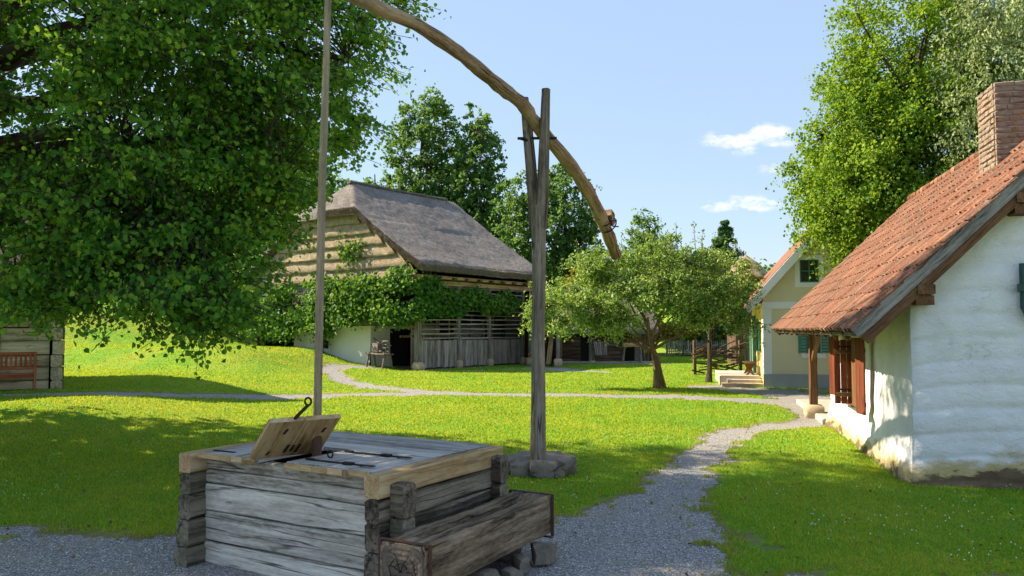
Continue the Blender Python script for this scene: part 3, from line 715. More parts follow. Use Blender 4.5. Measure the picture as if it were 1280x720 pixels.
    # open lid: lies tilted across the opening, its far edge raised against the pole
    HD = Vector((.378,.926,0)); LN = Vector((.926,-.378,0)); an = R(38); wl = .54; th = .04; UD = LN*math.cos(an)+Vector((0,0,math.sin(an))); UP = UD.cross(-HD)
    if UP.z < 0: UP = -UP
    P0 = Vector((.83,.03,z1+.02)); m = MB()
    for i, (y0, y1) in enumerate(((0,.29),(.294,.60))):
        a0 = P0 + UD*(.0+wl*0) + HD*((y0+y1)/2); m.beam(a0, a0+UD*wl, y1-y0, th, up=tuple(UP), ch=.005, warp=.001, jit=.001, seed=95+i)
    lid = m.build('hatch_lid', M['fresh_wood'], t, smooth=35)
    for yy in (.12, .48):
        m = MB(); a0 = P0 + HD*yy + UP*(th*.5+.006); m.beam(a0, a0+UD*.46, .035, .007, up=tuple(UP), ch=.001); m.build('strap_hinge', M['iron'], lid)
    for (yy, tt, L, w_) in ((.17,.36,.07,.02),(.26,.07,.11,.022),(.31,.08,.09,.018),(.36,.06,.12,.022),(.12,.05,.05,.016),(.50,.34,.07,.02),(.54,.10,.06,.012)):
        m = MB(); c = P0 + HD*yy + UD*tt - UP*(th*.5+.002); m.beam(c, c+UD*L+HD*.01, w_, .006, up=tuple(UP), ch=.001); m.build('iron_cramp', M['iron'], lid)
    m = MB(); c = P0 + UD*wl + HD*.20; c2 = c+Vector((.02,.13,.10))
    m.beam(c, c2, .036, .014, ch=.002); m.tube([c2+Vector((.030*math.cos(a)*.9,.02*math.cos(a)*.4,.03+.03*math.sin(a))) for a in [i*math.pi/6 for i in range(13)]], .009, 6, cap=False)
    m.build('hasp', M['iron'], lid)
    m = MB()
    m.raw([(.14,.2,.3),(Wd-.14,.2,.3),(Wd-.14,D-.2,.3),(.14,D-.2,.3)], [(0,1,2,3)]); m.build('well_shaft', M['dark'], t)  # near-black sheet painted as the unlit depth of the shaft
build_well()

# ------------------------------------------------------------ trough with its stones
def build_trough():
    t = thing('log_trough', 'hollowed dark log trough bound with iron bands in front of the well', 'trough', (-.92, 5.65, 0), A_TR)
    L = 1.98; Wt = .385; z0 = .17; z1 = .52
    m = MB(); n = 22
    r = random.Random(5); secs = []; path = []
    for i in range(n+1):
        y = L*i/n; path.append((Wt/2, y, 0)); e = (i < 2 or i > n-2)
        ph = y*3
        dw = .012*math.sin(ph)+.008*math.sin(ph*2.3+1); ti = .125+.012*math.sin(ph*1.7)+.008*math.sin(ph*4.1)
        dep = 0.0 if (i < 3 or i > n-3) else (.13+.02*math.sin(ph*2)); top = z1+.008*math.sin(ph*1.3)
        if i in (1, n-1): dep = 0
        hw = Wt/2
        # closed section, right side first (x to the right when looking along +y)
        q = [(hw-.015,z0+.02),(hw+dw*.5,z0+.10),(hw+dw*.3+.004*r.random(),(z0+z1)/2+.03),(hw+dw*.2,top-.03),(hw-.02,top),
             (hw-ti,top-.004*r.random()),(hw-ti-.012,top-dep*.6),(hw-ti-.03,top-dep),(-hw+ti+.03,top-dep),(-hw+ti+.012,top-dep*.6),(-hw+ti,top),
             (-hw+.02,top),(-hw-dw*.2,top-.03),(-hw-dw*.3,(z0+z1)/2),(-hw-.0,z0+.08),(-hw+.03,z0+.01),(0,z0-.02+.02*math.sin(ph))]
        secs.append(q)
    m.sweep(path, secs, (0,0,1), True, .004, 3)
    body = m.build('log_body', M['trough_wood'], t, smooth=38)
    # raised splintered lips and end rings of the log
    m = MB(); vs = [(Wt/2, -.010, .30)]; fs = []; K = 40; RN = 9; rr_ = random.Random(2)
    for k in range(RN):
        for i in range(K):
            a = 2*math.pi*i/K; ca, sa = math.cos(a), math.sin(a); q = min(1/max(abs(ca), 1e-6)*(Wt/2-.02), 1/max(abs(sa), 1e-6)*.19, .21)*(k+1)/RN
            vs.append((Wt/2+q*ca, -.006-.006*rr_.random()-.003*(k%2), .345+q*sa*.88))
    fs += [(0, 1+i, 1+(i+1)%K) for i in range(K)]
    for k in range(RN-1): fs += [(1+k*K+i, 1+(k+1)*K+i, 1+(k+1)*K+(i+1)%K, 1+k*K+(i+1)%K) for i in range(K)]
    vs += [(x, .02, z) for (x, y, z) in vs[1+(RN-1)*K:]]; b0 = 1+RN*K
    fs += [(1+(RN-1)*K+i, b0+i, b0+(i+1)%K, 1+(RN-1)*K+(i+1)%K) for i in range(K)]
    m.raw(vs, fs); eg = m.build('end_grain', M['end_rough'], t, smooth=None)
    m = MB(); rq = random.Random(9)
    for k in range(7):
        a = k*.93+rq.uniform(-.3,.3); r0, r1 = rq.uniform(.0,.09), rq.uniform(.10,.17); q = [(Wt/2+(r0+(r1-r0)*j/4)*math.cos(a+.12*math.sin(j+k)), -.022, .34+(r0+(r1-r0)*j/4)*math.sin(a+.12*math.sin(j+k))) for j in range(5)]
        m.tube(q, [.001,.003,.0035,.0025,.001], 5, 0, k)
    for (rr, a0, a1) in ((.055,.3,2.6),(.095,1.9,4.4),(.12,-1.0,.9),(.075,3.6,5.6)):
        m.tube([(Wt/2+rr*math.cos(a0+(a1-a0)*j/9)*(1+.05*math.sin(j*2)), -.022, .34+rr*math.sin(a0+(a1-a0)*j/9)) for j in range(10)], [.001]+[.0035]*8+[.001], 5)
    m.tube([(Wt/2-.01,-.016,.34),(Wt/2,-.023,.34)], [.010,.006], 9, .004, 3); m.build('crack', M['dark'], eg)
    for y, (lo) in ((.025, 1), (L-.05, 0)):
        m = MB(); a = .012; w_ = Wt
        m.beam((-.02, y, z1+.012), (w_+.02, y, z1+.012), .03, .010, ch=.002); m.beam((w_+.018, y, z1+.014), (w_+.018, y, z0), .010, .03, up=(1,0,0), ch=.002)
        m.beam((-.02, y, z1+.014), (-.02, y, z0), .010, .03, up=(1,0,0), ch=.002); m.beam((-.02, y, z0-.012), (w_+.02, y, z0-.012), .03, .010, ch=.002)
        m.build('iron_band', M['rust'], t)
    S = [(.10,.25,.16,.12,.10),(.36,.45,.14,.12,.09),(.34,.85,.16,.13,.09),(.43,1.12,.10,.10,.06),(.37,1.42,.11,.09,.07),(.42,1.72,.13,.11,.10),(.1,1.7,.14,.13,.09),(.30,.12,.14,.09,.08),(.46,.62,.07,.06,.05)]
    lab = ['grey stone under the near end of the trough, left','low grey stone beside the trough near the picture bottom','squarish stone under the middle of the trough','small flat stone between the middle and far trough stones',
           'yellowish stone under the trough towards its far end','pale angular stone outermost under the far end of the trough','stone hidden deep under the far end of the trough','stone right under the near iron band of the trough','smallest pebble stone beside the trough']
    for i, (x, y, a, b, c) in enumerate(S):
        M_ = Matrix.Rotation(A_TR, 3, 'Z'); p = M_ @ Vector((x, y, 0)); p = Vector((-.92+p.x, 5.65+p.y, 0))
        m = MB(); m.blob((0,0,c*.8), (a*.85,b*.85,c*.95), 2, 200+i, .3, 1)
        o = m.build('support_stone', M['stone'], None, smooth=40); o.location = p; o.rotation_euler = (0,0,i*1.3)
        tag(o, lab[i], 'stone', 'stones propping the trough')
build_trough()

# ------------------------------------------------------------ well sweep
def build_sweep():
    t = thing('well_sweep', 'tall forked trunk carrying a long bent balance beam above the well', 'well sweep', (.35, 10.95, .2))
    m = MB()
    m.tube([(.35,10.95,.15),(.36,10.95,1.0),(.35,10.96,1.9),(.37,10.96,2.7),(.365,10.96,3.3),(.37,10.96,3.7)], [.112,.094,.090,.088,.10,.115], 14, .006, 3)
    m.tube([(.40,10.95,3.4),(.425,10.93,3.8),(.44,10.93,4.3),(.455,10.92,4.8),(.475,10.92,5.33)], [.085,.085,.078,.072,.06], 12, .005, 4)
    m.tube([(.33,11.0,3.4),(.30,11.02,3.8),(.265,11.04,4.3),(.22,11.05,4.8),(.18,11.05,5.24)], [.088,.085,.082,.078,.06], 12, .005, 5)
    m.build('fork_post', M['bark'], t, True, 60)
    m = MB()
    P = [(-1.75,6.65,4.98),(-1.39,7.33,5.08),(-1.0,8.14,5.17),(-.62,8.95,5.16),(-.39,9.45,5.11),(-.10,10.05,5.07),(.11,10.5,5.02),(.31,10.98,4.89),(.58,11.5,4.72),(1.01,12.4,4.44),(1.28,12.95,4.2),(1.5,13.48,3.92),(1.70,13.9,3.62),(1.88,14.3,3.32)]
    PR = [.045,.065,.07,.075,.08,.085,.09,.095,.095,.10,.10,.105,.11,.11]; PP = []; RR = []
    for i in range(len(P)-1):
        for k in range(4):
            q = k/4; a = i+q; PP.append(Vector(P[i]).lerp(Vector(P[i+1]), q)+Vector((.008*math.sin(a*2.3),.006*math.sin(a*1.7),.008*math.sin(a*3.1+1)))); RR.append((PR[i]*(1-q)+PR[i+1]*q)*(1+.07*math.sin(a*5.3)+.05*math.sin(a*11)))
    PP.append(Vector(P[-1])); RR.append(.105); m.tube(PP, RR, 16, .005, 8)
    bm_ = m.build('balance_beam', M['beam_wood'], t, True, 60)
    m = MB()
    for s_ in (-1, 1): m.tube([(.32+.10*s_,10.98,4.62),(.32+.24*s_,10.98-.02*s_,4.66)], [.022,.016], 8)
    m.tube([(.08,11.02,4.66),(.62,10.92,4.64)], .02, 8); m.build('pivot_pin', M['iron'], t, True)
    m = MB(); c = Vector((1.62,13.66,3.80)); d = Vector((.37,.85,-.8)).normalized(); s_ = d.cross(Vector((0,0,1))).normalized(); u = s_.cross(d)
    m.beam(c+u*.17-d*.12, c+u*.17+d*.13, .20, .15, up=tuple(u), ch=.02, jit=.006, seed=2); m.build('counterweight', M['beam_wood'], bm_, True, 40)
    m = MB()
    for k in (-.08, .07):
        q = [c+d*k+s_*(.15*math.cos(a))+u*(.07+.20*math.sin(a)) for a in [i*math.pi/8 for i in range(17)]]; m.tube(q, .012, 6, cap=False)
        m.tube([c+d*k+s_*.10+u*.02, c+d*k+s_*.21+u*.0], .012, 6); m.tube([c+d*k-s_*.10+u*.02, c+d*k-s_*.21+u*.0], .012, 6)
    m.build('clamp', M['iron'], bm_, True)
    p = thing('well_pole', 'long slim wooden pole hanging from the beam down into the well', 'pole', (-1.62, 6.70, .75))
    m = MB(); pts = [(-1.625,6.69,.62),(-1.625,6.69,1.0),(-1.61,6.67,2.2),(-1.60,6.66,3.2),(-1.575,6.64,4.2),(-1.56,6.62,4.86)]
    m.tube(pts, [.036,.036,.034,.033,.030,.028], 10, .002, 4); m.build('shaft', M['pole_wood'], p, True, 60)
    m = MB(); m.tube([(-1.625,6.69,.9),(-1.624,6.69,1.15)], .041, 10); m.build('iron_socket', M['rust'], p, True)
    m = MB(); m.tube([(-1.58,6.65,4.78),(-1.61,6.65,4.84),(-1.66,6.66,5.02),(-1.62,6.68,5.07),(-1.56,6.66,5.0),(-1.55,6.63,4.8)], .008, 6); m.build('hanger', M['iron'], p, True)
    # stone footing
    f = thing('stone_footing', 'low round ring of rough grey stones at the foot of the forked post', 'footing', (.40, 11.2, 0))
    m = MB(); m.blob((0,0,.13), (.36,.36,.13), 2, 5, .1, 1); m.build('rubble_core', M['stone'], f, smooth=42)
    r = random.Random(4)
    for ring in range(2):
        n = 8 if ring == 0 else 7
        for k in range(n):
            a = 2*math.pi*k/n+ring*.3; rr = .33-.02*ring; m = MB()
            m.blob((rr*math.cos(a), rr*math.sin(a), (.06+.10*ring)), (.19*r.uniform(.9,1.2), .18*r.uniform(.9,1.15), .085), 2, 300+k+ring*20, .3, 1); m.build('stone', M['stone'], f, smooth=42)
    m = MB(); m.blob((.10,-.16,.19), (.27,.20,.07), 2, 350, .25, 1); m.build('top_slab', M['stone'], f, smooth=42)
build_sweep()

# ------------------------------------------------------------ whitewashed cottage on the right
def build_cottage():
    t = thing('whitewashed_cottage', 'low whitewashed cottage with orange clay tile roof on the right', 'cottage', (5.19, 10.39, 0), A_WH)
    EZ = 2.03; SL = .961; EX = -.72; RX = 2.9; RZ = EZ+SL*(RX-EX)
    def under(x): return EZ - .10 + SL*((x if x < RX else 2*RX-x)-EX)
    def lump(a, z, s):
        c = .30; wv = z/c+.35*math.sin(a*.8+s)+.5*float(fbm(a*.9, z*.7, 61, 3)-.5)+.10*math.sin(a*2.9+s); k = math.floor(wv); e = wv-k
        return (.012+.034*float(vnoise(a*1.1+s, k*3.7, 5)))*(1-abs(2*e-1)**4) + .085*float(fbm(a*1.3+s, z*1.9, int(s)+3, 4)-.5) + .02*float(fbm(a*6+s, z*9, int(s)+5, 2)-.5)
    m = MB()
    def gab(u, v):
        x = u*8.0-.0; top = under(x)-.02
        z = -.15+(top+.15)*v; y = -.02*(1-v)-lump(x, z, 3)-.10*max(0, .35-z)*1.0
        if u == 0: y += .03
        return (x+(-.03*(1-min(1, z)) if u == 0 else 0), y, z)
    m.grid(gab, 150, 130); 
    WY0, WY1, WZ0, WZ1 = 3.55, 4.7, .74, 1.84
    ys = [0, .3, .6, 1, 1.4, 1.8, 2.2, 2.6, 2.9, 3.2, WY0, 3.9, 4.2, 4.45, WY1, 4.9, 5.2, 5.6, 6.0, 6.35, 6.7]
    zs_ = [-.15,-.05,.05,.15,.25,.35,.5,.62,WZ0,.9,1.1,1.3,1.5,1.7,WZ1,2.0,2.1,2.2,2.35,2.5,2.62]
    P = {}; vs = []; fs = []
    for j, z in enumerate(zs_):
        for i, y in enumerate(ys):
            e = lump(y, z, 9)*.8 if 0 < i else .0
            x = -.03*(1-min(1, max(0,z))) - e - .18*max(0, .5-z)
            if i == 0: x = -.03*(1-min(1, max(z,0)))
            P[i, j] = len(vs); vs.append((x, y if i else -.02*(1-max(0,z)/2.6)-0.0, z))
    for j in range(len(zs_)-1):
        for i in range(len(ys)-1):
            if ys[i] >= WY0-.001 and ys[i+1] <= WY1+.001 and zs_[j] >= WZ0-.001 and zs_[j+1] <= WZ1+.001: continue
            fs.append((P[i+1,j], P[i,j], P[i,j+1], P[i+1,j+1]))
    m.raw(vs, fs)
    # window reveals, back and far walls
    for (a, b) in (((.3,WY0,WZ0),(-.02,WY0,WZ1)),): pass
    m.raw([(0.02,WY0,WZ0),(.3,WY0,WZ0),(.3,WY0,WZ1),(-.02,WY0,WZ1)], [(0,1,2,3)])
    m.raw([(0.02,WY1,WZ0),(.3,WY1,WZ0),(.3,WY1,WZ1),(-.02,WY1,WZ1)], [(3,2,1,0)])
    m.raw([(0.02,WY0,WZ0),(.3,WY0,WZ0),(.3,WY1,WZ0),(.02,WY1,WZ0)], [(3,2,1,0)])
    m.raw([(-.02,WY0,WZ1),(.3,WY0,WZ1),(.3,WY1,WZ1),(-.02,WY1,WZ1)], [(0,1,2,3)])
    m.raw([(-.02,6.7,-.15),(1.4,6.7,-.15),(1.4,6.7,2.7),(-.02,6.7,2.7)], [(3,2,1,0)])
    m.raw([(1.4,6.7,-.15),(1.4,11.8,-.15),(1.4,11.8,4),(1.4,6.7,4)], [(3,2,1,0)])
    m.raw([(1.4,11.8,-.15),(8,11.8,-.15),(8,11.8,under(8)),(RX,11.8,RZ-.12),(1.4,11.8,under(1.4))], [(4,3,2,1,0)])
    m.build('wall', M['whitewash'], t, smooth=60)
    # roof structure + tiles
    m = MB(); Y0, Y1 = -.36, 12.2
    m.slab(lambda u, v: (EX+.06+(RX-EX-.06)*v, Y0+.06+(Y1-Y0-.12)*u, EZ-.055+SL*((RX-EX)*v+.06*(1-v))), 1, 1, lambda u, v: (0,0,-.035))
    m.slab(lambda u, v: (RX+(RX-EX)*v, Y0+.06+(Y1-Y0-.12)*u, RZ-.045-SL*(RX-EX)*v), 1, 1, lambda u, v: (0,0,-.035))
    m.build('roof_boarding', M['brown_wood'], t)
    m = MB(); r = random.Random(3); an = math.atan(SL); ca, sa = math.cos(an), math.sin(an)
    rows = 13; Ls = (RX-EX)/ca; ex = Ls/rows; cw = .215; nc = int((Y1-Y0)/cw)
    for side in (0, 1):
        for j in range(rows):
            if side and j < 8: continue
            for i in range(nc):
                y = Y0+i*cw; s0 = j*ex-.05; L_ = ex+.10
                tz = r.uniform(-.004,.006); tilt = .030+r.uniform(-.004,.006); dx = r.uniform(-.018,.018); dy = r.uniform(-.006,.006)
                pr = [(0,.030),(.02,.052),(.045,.052),(.07,.016),(.11,.002),(.15,.012),(.175,.040),(.195,.052),(cw+.012,.034)]
                vs = []; 
                nose = (-.0,-.012,-.018,-.022,-.028,-.022,-.016,-.012,0)
                for e in (0, 1):
                    for lay in (1, 0):
                        for q, (py, pz) in enumerate(pr):
                            s_ = s0+dx+(L_ if e else nose[q]); h = pz+tz+(tilt if e == 0 else 0) - (0 if lay else .014)
                            X = EX+s_*ca-h*sa; Z = EZ-.03+s_*sa+h*ca
                            if side: X = 2*RX-X
                            vs.append((X, y+py+dy, Z))
                n_ = len(pr); fs = []
                for q in range(n_-1):
                    fs.append((q, 2*n_+q, 2*n_+q+1, q+1)); fs.append((n_+q+1, 3*n_+q+1, 3*n_+q, n_+q)); fs.append((q, q+1, n_+q+1, n_+q))
                fs.append((0, n_, 3*n_, 2*n_)); fs.append((n_-1, 3*n_-1, 4*n_-1, 2*n_-1))
                if side: fs = [tuple(reversed(f)) for f in fs]
                m.raw(vs, fs)
    for i in range(int((Y1-Y0)/.33)):
        y = Y0+i*.33+r.uniform(-.01,.01); pts = [(RX,y,RZ+.0),(RX,y+.36,RZ+.018)]
        m.tube(pts, [.11,.10], 12, .003, i)
    rf = m.build('roof_tiles', M['tile'], t, smooth=35)
    for yv in (Y0+.035,):
        m = MB(); 
        m.beam((EX-.02, yv, EZ-.085), (RX, yv, RZ-.075), .045, .17, up=(0,0,1), ch=.004, warp=.006, jit=.003, seed=3, seg=14)
        m.beam((RX, yv, RZ-.075), (2*RX-EX, yv, EZ-.085), .045, .17, up=(0,0,1), ch=.004, warp=.006, jit=.003, seed=4, seg=14)
        m.build('barge_board', M['barge_wood'], t)
    m = MB(); m.beam((EX+.10, Y0+.10, EZ-.16), (RX, Y0+.10, RZ-.17), .12, .16, ch=.01, jit=.003, seed=5, seg=10); m.beam((EX+.1, Y1-.15, EZ-.16), (RX, Y1-.15, RZ-.17), .12, .16, ch=.01)
    for k in range(1, 12): m.beam((EX+.04, Y0+.1+k*1.05, EZ-.14), (RX, Y0+.1+k*1.05, RZ-.16), .10, .12, ch=.01)
    m.build('rafter', M['brown_wood'], t)
    for (x, z, L, w_) in ((.12, under(.12)-.24, .36, .20), (1.27, under(1.27)-.22, .36, .20)):
        m = MB(); m.beam((x, -L, z), (x, .05, z), w_, .13, ch=.012, jit=.003, seed=6); m.beam((x-.01, -L+.04, z-.135), (x-.01, .05, z-.135), w_*1.05, .12, ch=.012, jit=.004, seed=7)
        m.build('beam_end', M['brown_wood'], t)
    m = MB(); m.beam((-.1, -.25, under(-.1)-.12), (-.1, 12.1, under(-.1)-.12), .16, .16, ch=.012); m.build('wall_plate', M['brown_wood'], t)
    # eave battens visible under the tile noses
    m = MB(); m.beam((EX+.05, Y0+.05, EZ-.10), (EX+.05, Y1-.05, EZ-.10), .05, .06, ch=.004, jit=.003, seed=8, seg=14); m.build('eave_batten', M['dark_wood'], t)
    # shuttered window
    wn = MB(); 
    for (y0, y1, z0, z1) in ((WY0,WY0+.08,WZ0,WZ1),(WY1-.08,WY1,WZ0,WZ1),(WY0+.083,WY1-.083,WZ0,WZ0+.08),(WY0+.083,WY1-.083,WZ1-.08,WZ1)): wn.box(.0, .10, y0, y1, z0, z1, ch=.008, jit=.002, seed=3)
    wn.box(.02,.06,(WY0+WY1)/2-.03,(WY0+WY1)/2+.03,WZ0+.08,WZ1-.08); wo = wn.build('window', M['brown_wood'], t)
    g = MB(); g.raw([(.09,WY0,WZ0),(.09,WY1,WZ0),(.09,WY1,WZ1),(.09,WY0,WZ1)], [(3,2,1,0)]); g.build('pane', M['glass'], wo)
    def shutter(p, d, wdt, z0, z1, n=4, mt='red_wood', side=1):
        p = Vector(p); d = Vector(d).normalized(); nn = Vector((0,0,1)).cross(d); m = MB()
        for i in range(n):
            q = p + d*(wdt*(i+.5)/n); m.beam(q+Vector((0,0,z0)), q+Vector((0,0,z1+.01*math.sin(i*2))), wdt/n-.006, .028, up=tuple(nn), ch=.004, jit=.001, seed=i)
        sh = m.build('shutter', M[mt], t)
        for z in (z0+.16, z1-.2):
            m = MB(); m.beam(p+d*.02+nn*side*.020+Vector((0,0,z)), p+d*(wdt-.02)+nn*side*.020+Vector((0,0,z)), .014, .07, ch=.004)
            m.build('ledge_board', M['brown_wood'], sh); z += .09; m = MB()
            m.beam(p+nn*side*.018+Vector((0,0,z)), p+d*wdt*.8+nn*side*.018+Vector((0,0,z)), .008, .03, ch=.002); m.build('strap_hinge', M['iron'], sh)
    shutter((-.10, WY0+.02, 0), (-1, .10, 0), .31, .70, 1.80, 3)
    shutter((-.13, WY0-.04, 0), (.03, -1, 0), .50, .68, 1.84, 3, 'brown_wood')
    shutter((-.22, 2.62, 0), (.14, -1, 0), .40, .64, 1.86, 2, 'red_wood')
    shutter((-.16, WY1+.06, 0), (-.2, 1, 0), .46, .74, 1.86, 3, side=-1)
    m = MB(); m.box(-.16,-.05, WY0-.05, WY1+.05, WZ0-.09, WZ0-.03, ch=.01, jit=.002, seed=9); m.build('sill', M['brown_wood'], wo)
    # porch post on its stone, brace, slab
    m = MB(); m.beam((-.20,8.05,.28), (-.20,8.05,EZ+.36), .17, .17, ch=.015, warp=.004, jit=.003, seed=12); m.build('porch_post', M['brown_wood'], t, smooth=35)
    m = MB(); m.beam((-.20,7.98,1.30), (-.18,7.0,2.0), .09, .12, ch=.01, jit=.002, seed=13); m.build('brace', M['brown_wood'], t)
    m = MB(); m.blob((-.20,8.05,.10), (.24,.24,.20), 2, 77, .06, 1); m.build('post_stone', M['sandstone'], t, smooth=42)
    m = MB(); m.box(-.20, 1.4, 6.72, 11.6, -.05, .10, ch=.02, jit=.003, seed=3); m.build('porch_slab', M['concrete'], t)
    # chimney
    m = MB(); m.box(RX-.36-.72+.735, RX+.34, 2.26, 3.03, 3.9, 5.80, ch=.01); ch_ = m.build('chimney', M['mortar'], t)
    x0, x1, y0, y1 = RX-.36-.72+.72, RX+.36, 2.245, 3.045; m = MB(); r = random.Random(8); z = 3.95; k = 0
    x0 = 1.80; x1 = 2.62
    while z < 5.80:
        h = r.uniform(.075,.10)
        for (a, b, fx) in ((x0, x1, 0), (y0, y1, 1)):
            p = a-.0+(0 if k % 2 else -.0)
            while p < b-.02:
                L_ = min(r.uniform(.14,.30), b-p); 
                if b-(p+L_) < .07: L_ = b-p
                for far in (0, 1):
                    e = r.uniform(0,.012)
                    if fx == 0: m.box(p+.004, p+L_-.004, (y0-e if not far else y1-.05), (y0+.05 if not far else y1+e), z+.005, z+h-.005, ch=.016, jit=.006, seed=k)
                    else: m.box((x0-e-.002 if not far else x1-.05), (x0+.05 if not far else x1+e+.002), p+.056 if p == a else p+.004, (p+L_-.056) if p+L_ >= b-.001 else p+L_-.004, z+.005, z+h-.005, ch=.016, jit=.006, seed=k)
                p += L_; k += 1
        z += h
    m.build('brickwork', M['chimney'], ch_, smooth=45)
    for v_ in ch_.data.vertices:   # core a little inside the bricks
        v_.co.x = x0+.02 if v_.co.x < RX-.0 and v_.co.x < 2.95 else x1-.02
    for v_ in ch_.data.vertices: pass
    m = MB(); m.beam((x0-.06, y0-.03, 3.87+.13), (x0-.06, y1+.03, 3.87+.13), .10, .10, ch=.03, jit=.008, seed=4); m.beam((x0-.03,y0-.05,4.03),(x1+.02,y0-.05,4.03+SL*(x1-x0)+.02), .08,.09, ch=.03, jit=.008, seed=5)
    m.build('mortar_collar', M['mortar'], ch_)
    # green shuttered hatch at the picture edge
    hx, hz = 1.25, 2.26
    m = MB(); 
    m.box(hx, hx+.28, -.16, -.09, hz-.0, hz+.56, ch=.01); m.box(hx+.30, hx+.58, -.16, -.09, hz, hz+.56, ch=.01); m.box(hx-.05, hx+.64, -.19, -.165, hz+.20, hz+.30, ch=.01)
    m.raw([(hx,-.158,hz),(hx+.28,-.158,hz),(hx+.26,-.158,hz-.18),(hx+.16,-.158,hz-.22),(hx+.05,-.158,hz-.10),(hx,-.10,hz),(hx+.28,-.10,hz),(hx+.26,-.10,hz-.18),(hx+.16,-.10,hz-.22),(hx+.05,-.10,hz-.10)],
          [(0,4,3,2,1),(5,6,7,8,9),(0,5,9,4),(4,9,8,3),(3,8,7,2),(2,7,6,1)])
    m.build('gable_shutter', M['dark_green'], t)
build_cottage()

# ------------------------------------------------------------ yellow farmhouse
def build_yellow():
    t = thing('yellow_farmhouse', 'cream and white farmhouse with blue green shutters behind the cottage', 'house', (8.66, 27.45, 0), A_YH)
    Wd = 8.2; D = 4.6; EZ = 3.25; SL = 1.13; RX = Wd/2; RZ = EZ+SL*RX
    m = MB(); m.raw([(0,0,0),(Wd,0,0),(Wd,0,EZ),(RX,0,RZ),(0,0,EZ),(0,D,0),(Wd,D,0),(Wd,D,EZ),(RX,D,RZ),(0,D,EZ)], [(0,1,2,3,4),(9,8,7,6,5),(1,6,7,2)])
    m.build('gable_wall', M['cream_wall'], t)
    m = MB(); m.raw([(0.001,0.001,0),(0.001,D-.001,0),(0.001,D-.001,EZ),(0.001,0.001,EZ)], [(3,2,1,0)]); m.build('side_wall', M['sunlit_yellow_wall'], t, label='side wall painted sunlit yellow')
    m = MB(); m.box(-.02,.26,-.03,.02,.46,2.68,ch=.004); m.box(Wd-.26,Wd+.02,-.03,.02,.46,2.68,ch=.004); m.box(-.03,Wd+.03,-.05,.015,2.684,2.93,ch=.01); m.box(-.02,Wd+.02,-.04,.015,2.52,2.60,ch=.004) if False else None
    m.box(-.03,.0,.02,.30,.46,2.68,ch=.004)
    m.build('white_band', M['white_trim'], t)
    m = MB(); m.box(-.035,Wd+.03,-.045,.01,-.1,.455,ch=.006); m.build('plinth', M['plinth'], t)
    m = MB(); Y0 = -.35; th = .16
    m.slab(lambda u, v: (-.55+(RX+.55)*v, Y0+(D+.7)*u, EZ-.55*SL+.26+SL*(RX+.55)*v), 12, 10, lambda u, v: (0,0,-.12))
    m.slab(lambda u, v: (RX+(RX+.55)*v, Y0+(D+.7)*u, RZ+.26-SL*(RX+.55)*v), 12, 10, lambda u, v: (0,0,-.12))
    m.build('roof', M['tile'], t)
    m = MB()
    m.beam((-.58, Y0-.01, EZ-.58*SL+.03), (RX, Y0-.01, RZ+.03), .05, .26, ch=.006); m.beam((RX, Y0-.01, RZ+.03), (Wd+.58, Y0-.01, EZ-.58*SL+.03), .05, .26, ch=.006)
    m.slab(lambda u, v: (-.50+(RX+.50)*v, Y0+.05+.36*u, EZ-.50*SL+.10+SL*(RX+.50)*v), 1, 1, lambda u, v: (0,0,-.03))
    m.build('barge_board', M['white_trim'], t)
    m = MB(); m.box(-.5,-.05, Y0+.4, D+.3, EZ-.42, EZ-.38); m.build('eave_soffit', M['white_trim'], t)
    def win(x, z0, z1, w_, shut=True):
        m = MB(); a = .16
        for q in ((x-w_/2-a,x-w_/2,z0-a,z1+a),(x+w_/2,x+w_/2+a,z0-a,z1+a)): m.box(q[0],q[1],-.04,.03,q[2],q[3],ch=.004)
        for q in ((z0-a,z0),(z1,z1+a)): m.box(x-w_/2+.002,x+w_/2-.002,-.04,.03,q[0],q[1],ch=.004)
        f = m.build('window', M['white_trim'], t)
        m = MB(); m.raw([(x-w_/2,-.006,z0),(x+w_/2,-.006,z0),(x+w_/2,-.006,z1),(x-w_/2,-.006,z1)], [(0,1,2,3)]); m.build('pane', M['glass'], f)
        m = MB()
        for xx in (x-w_/2+.02, x, x+w_/2-.02): m.box(xx-.02,xx+.02,-.02,-.009,z0,z1,ch=.002)
        for zz in (z0+.02, (z0+z1)/2, z1-.02): m.box(x-w_/2,x+w_/2,-.024,-.0205,zz-.015,zz+.015,ch=.001)
        m.build('glazing_bars', M['green_paint'], f)
        if shut:
            for s_ in (-1, 1):
                m = MB(); xc = x+s_*(w_/2+.30*w_/.5*.5)
                for k in range(7): m.box(xc-w_*.27,xc+w_*.27,-.085,-.065,z0+.02+k*(z1-z0-.04)/7,z0+(k+1)*(z1-z0-.04)/7,ch=.006)
                m.box(xc-w_*.29,xc-w_*.24,-.095,-.06,z0-.01,z1+.01,ch=.003); m.box(xc+w_*.24,xc+w_*.29,-.095,-.06,z0-.01,z1+.01,ch=.003)
                m.build('shutter', M['green_paint'], t)
    win(1.62, 1.17, 1.92, .46); win(5.9, 1.17, 1.92, .46)
    win(1.52, 3.58, 4.36, .62, False); win(6.6, 3.58, 4.36, .62, False)
    # side wall: double door, panel, shutters
    for nm, mt, q in (('door', 'green_paint', (2.9,3.2,.35,2.5)), ('door', 'green_paint', (4.0,4.4,.35,2.5)), ('shutter', 'green_paint', (1.0,1.3,1.2,2.25)), ('shutter', 'green_paint', (2.0,2.35,1.2,2.25)), ('door_panel', 'orange_wood', (3.21,3.99,.35,2.4))):
        m = MB(); pr = .12 if nm != 'door_panel' else .03
        m.box(-pr if nm == 'door' else -.07, -.01, q[0], q[1], q[2], q[3], ch=.006); m.build(nm, M[mt], t)
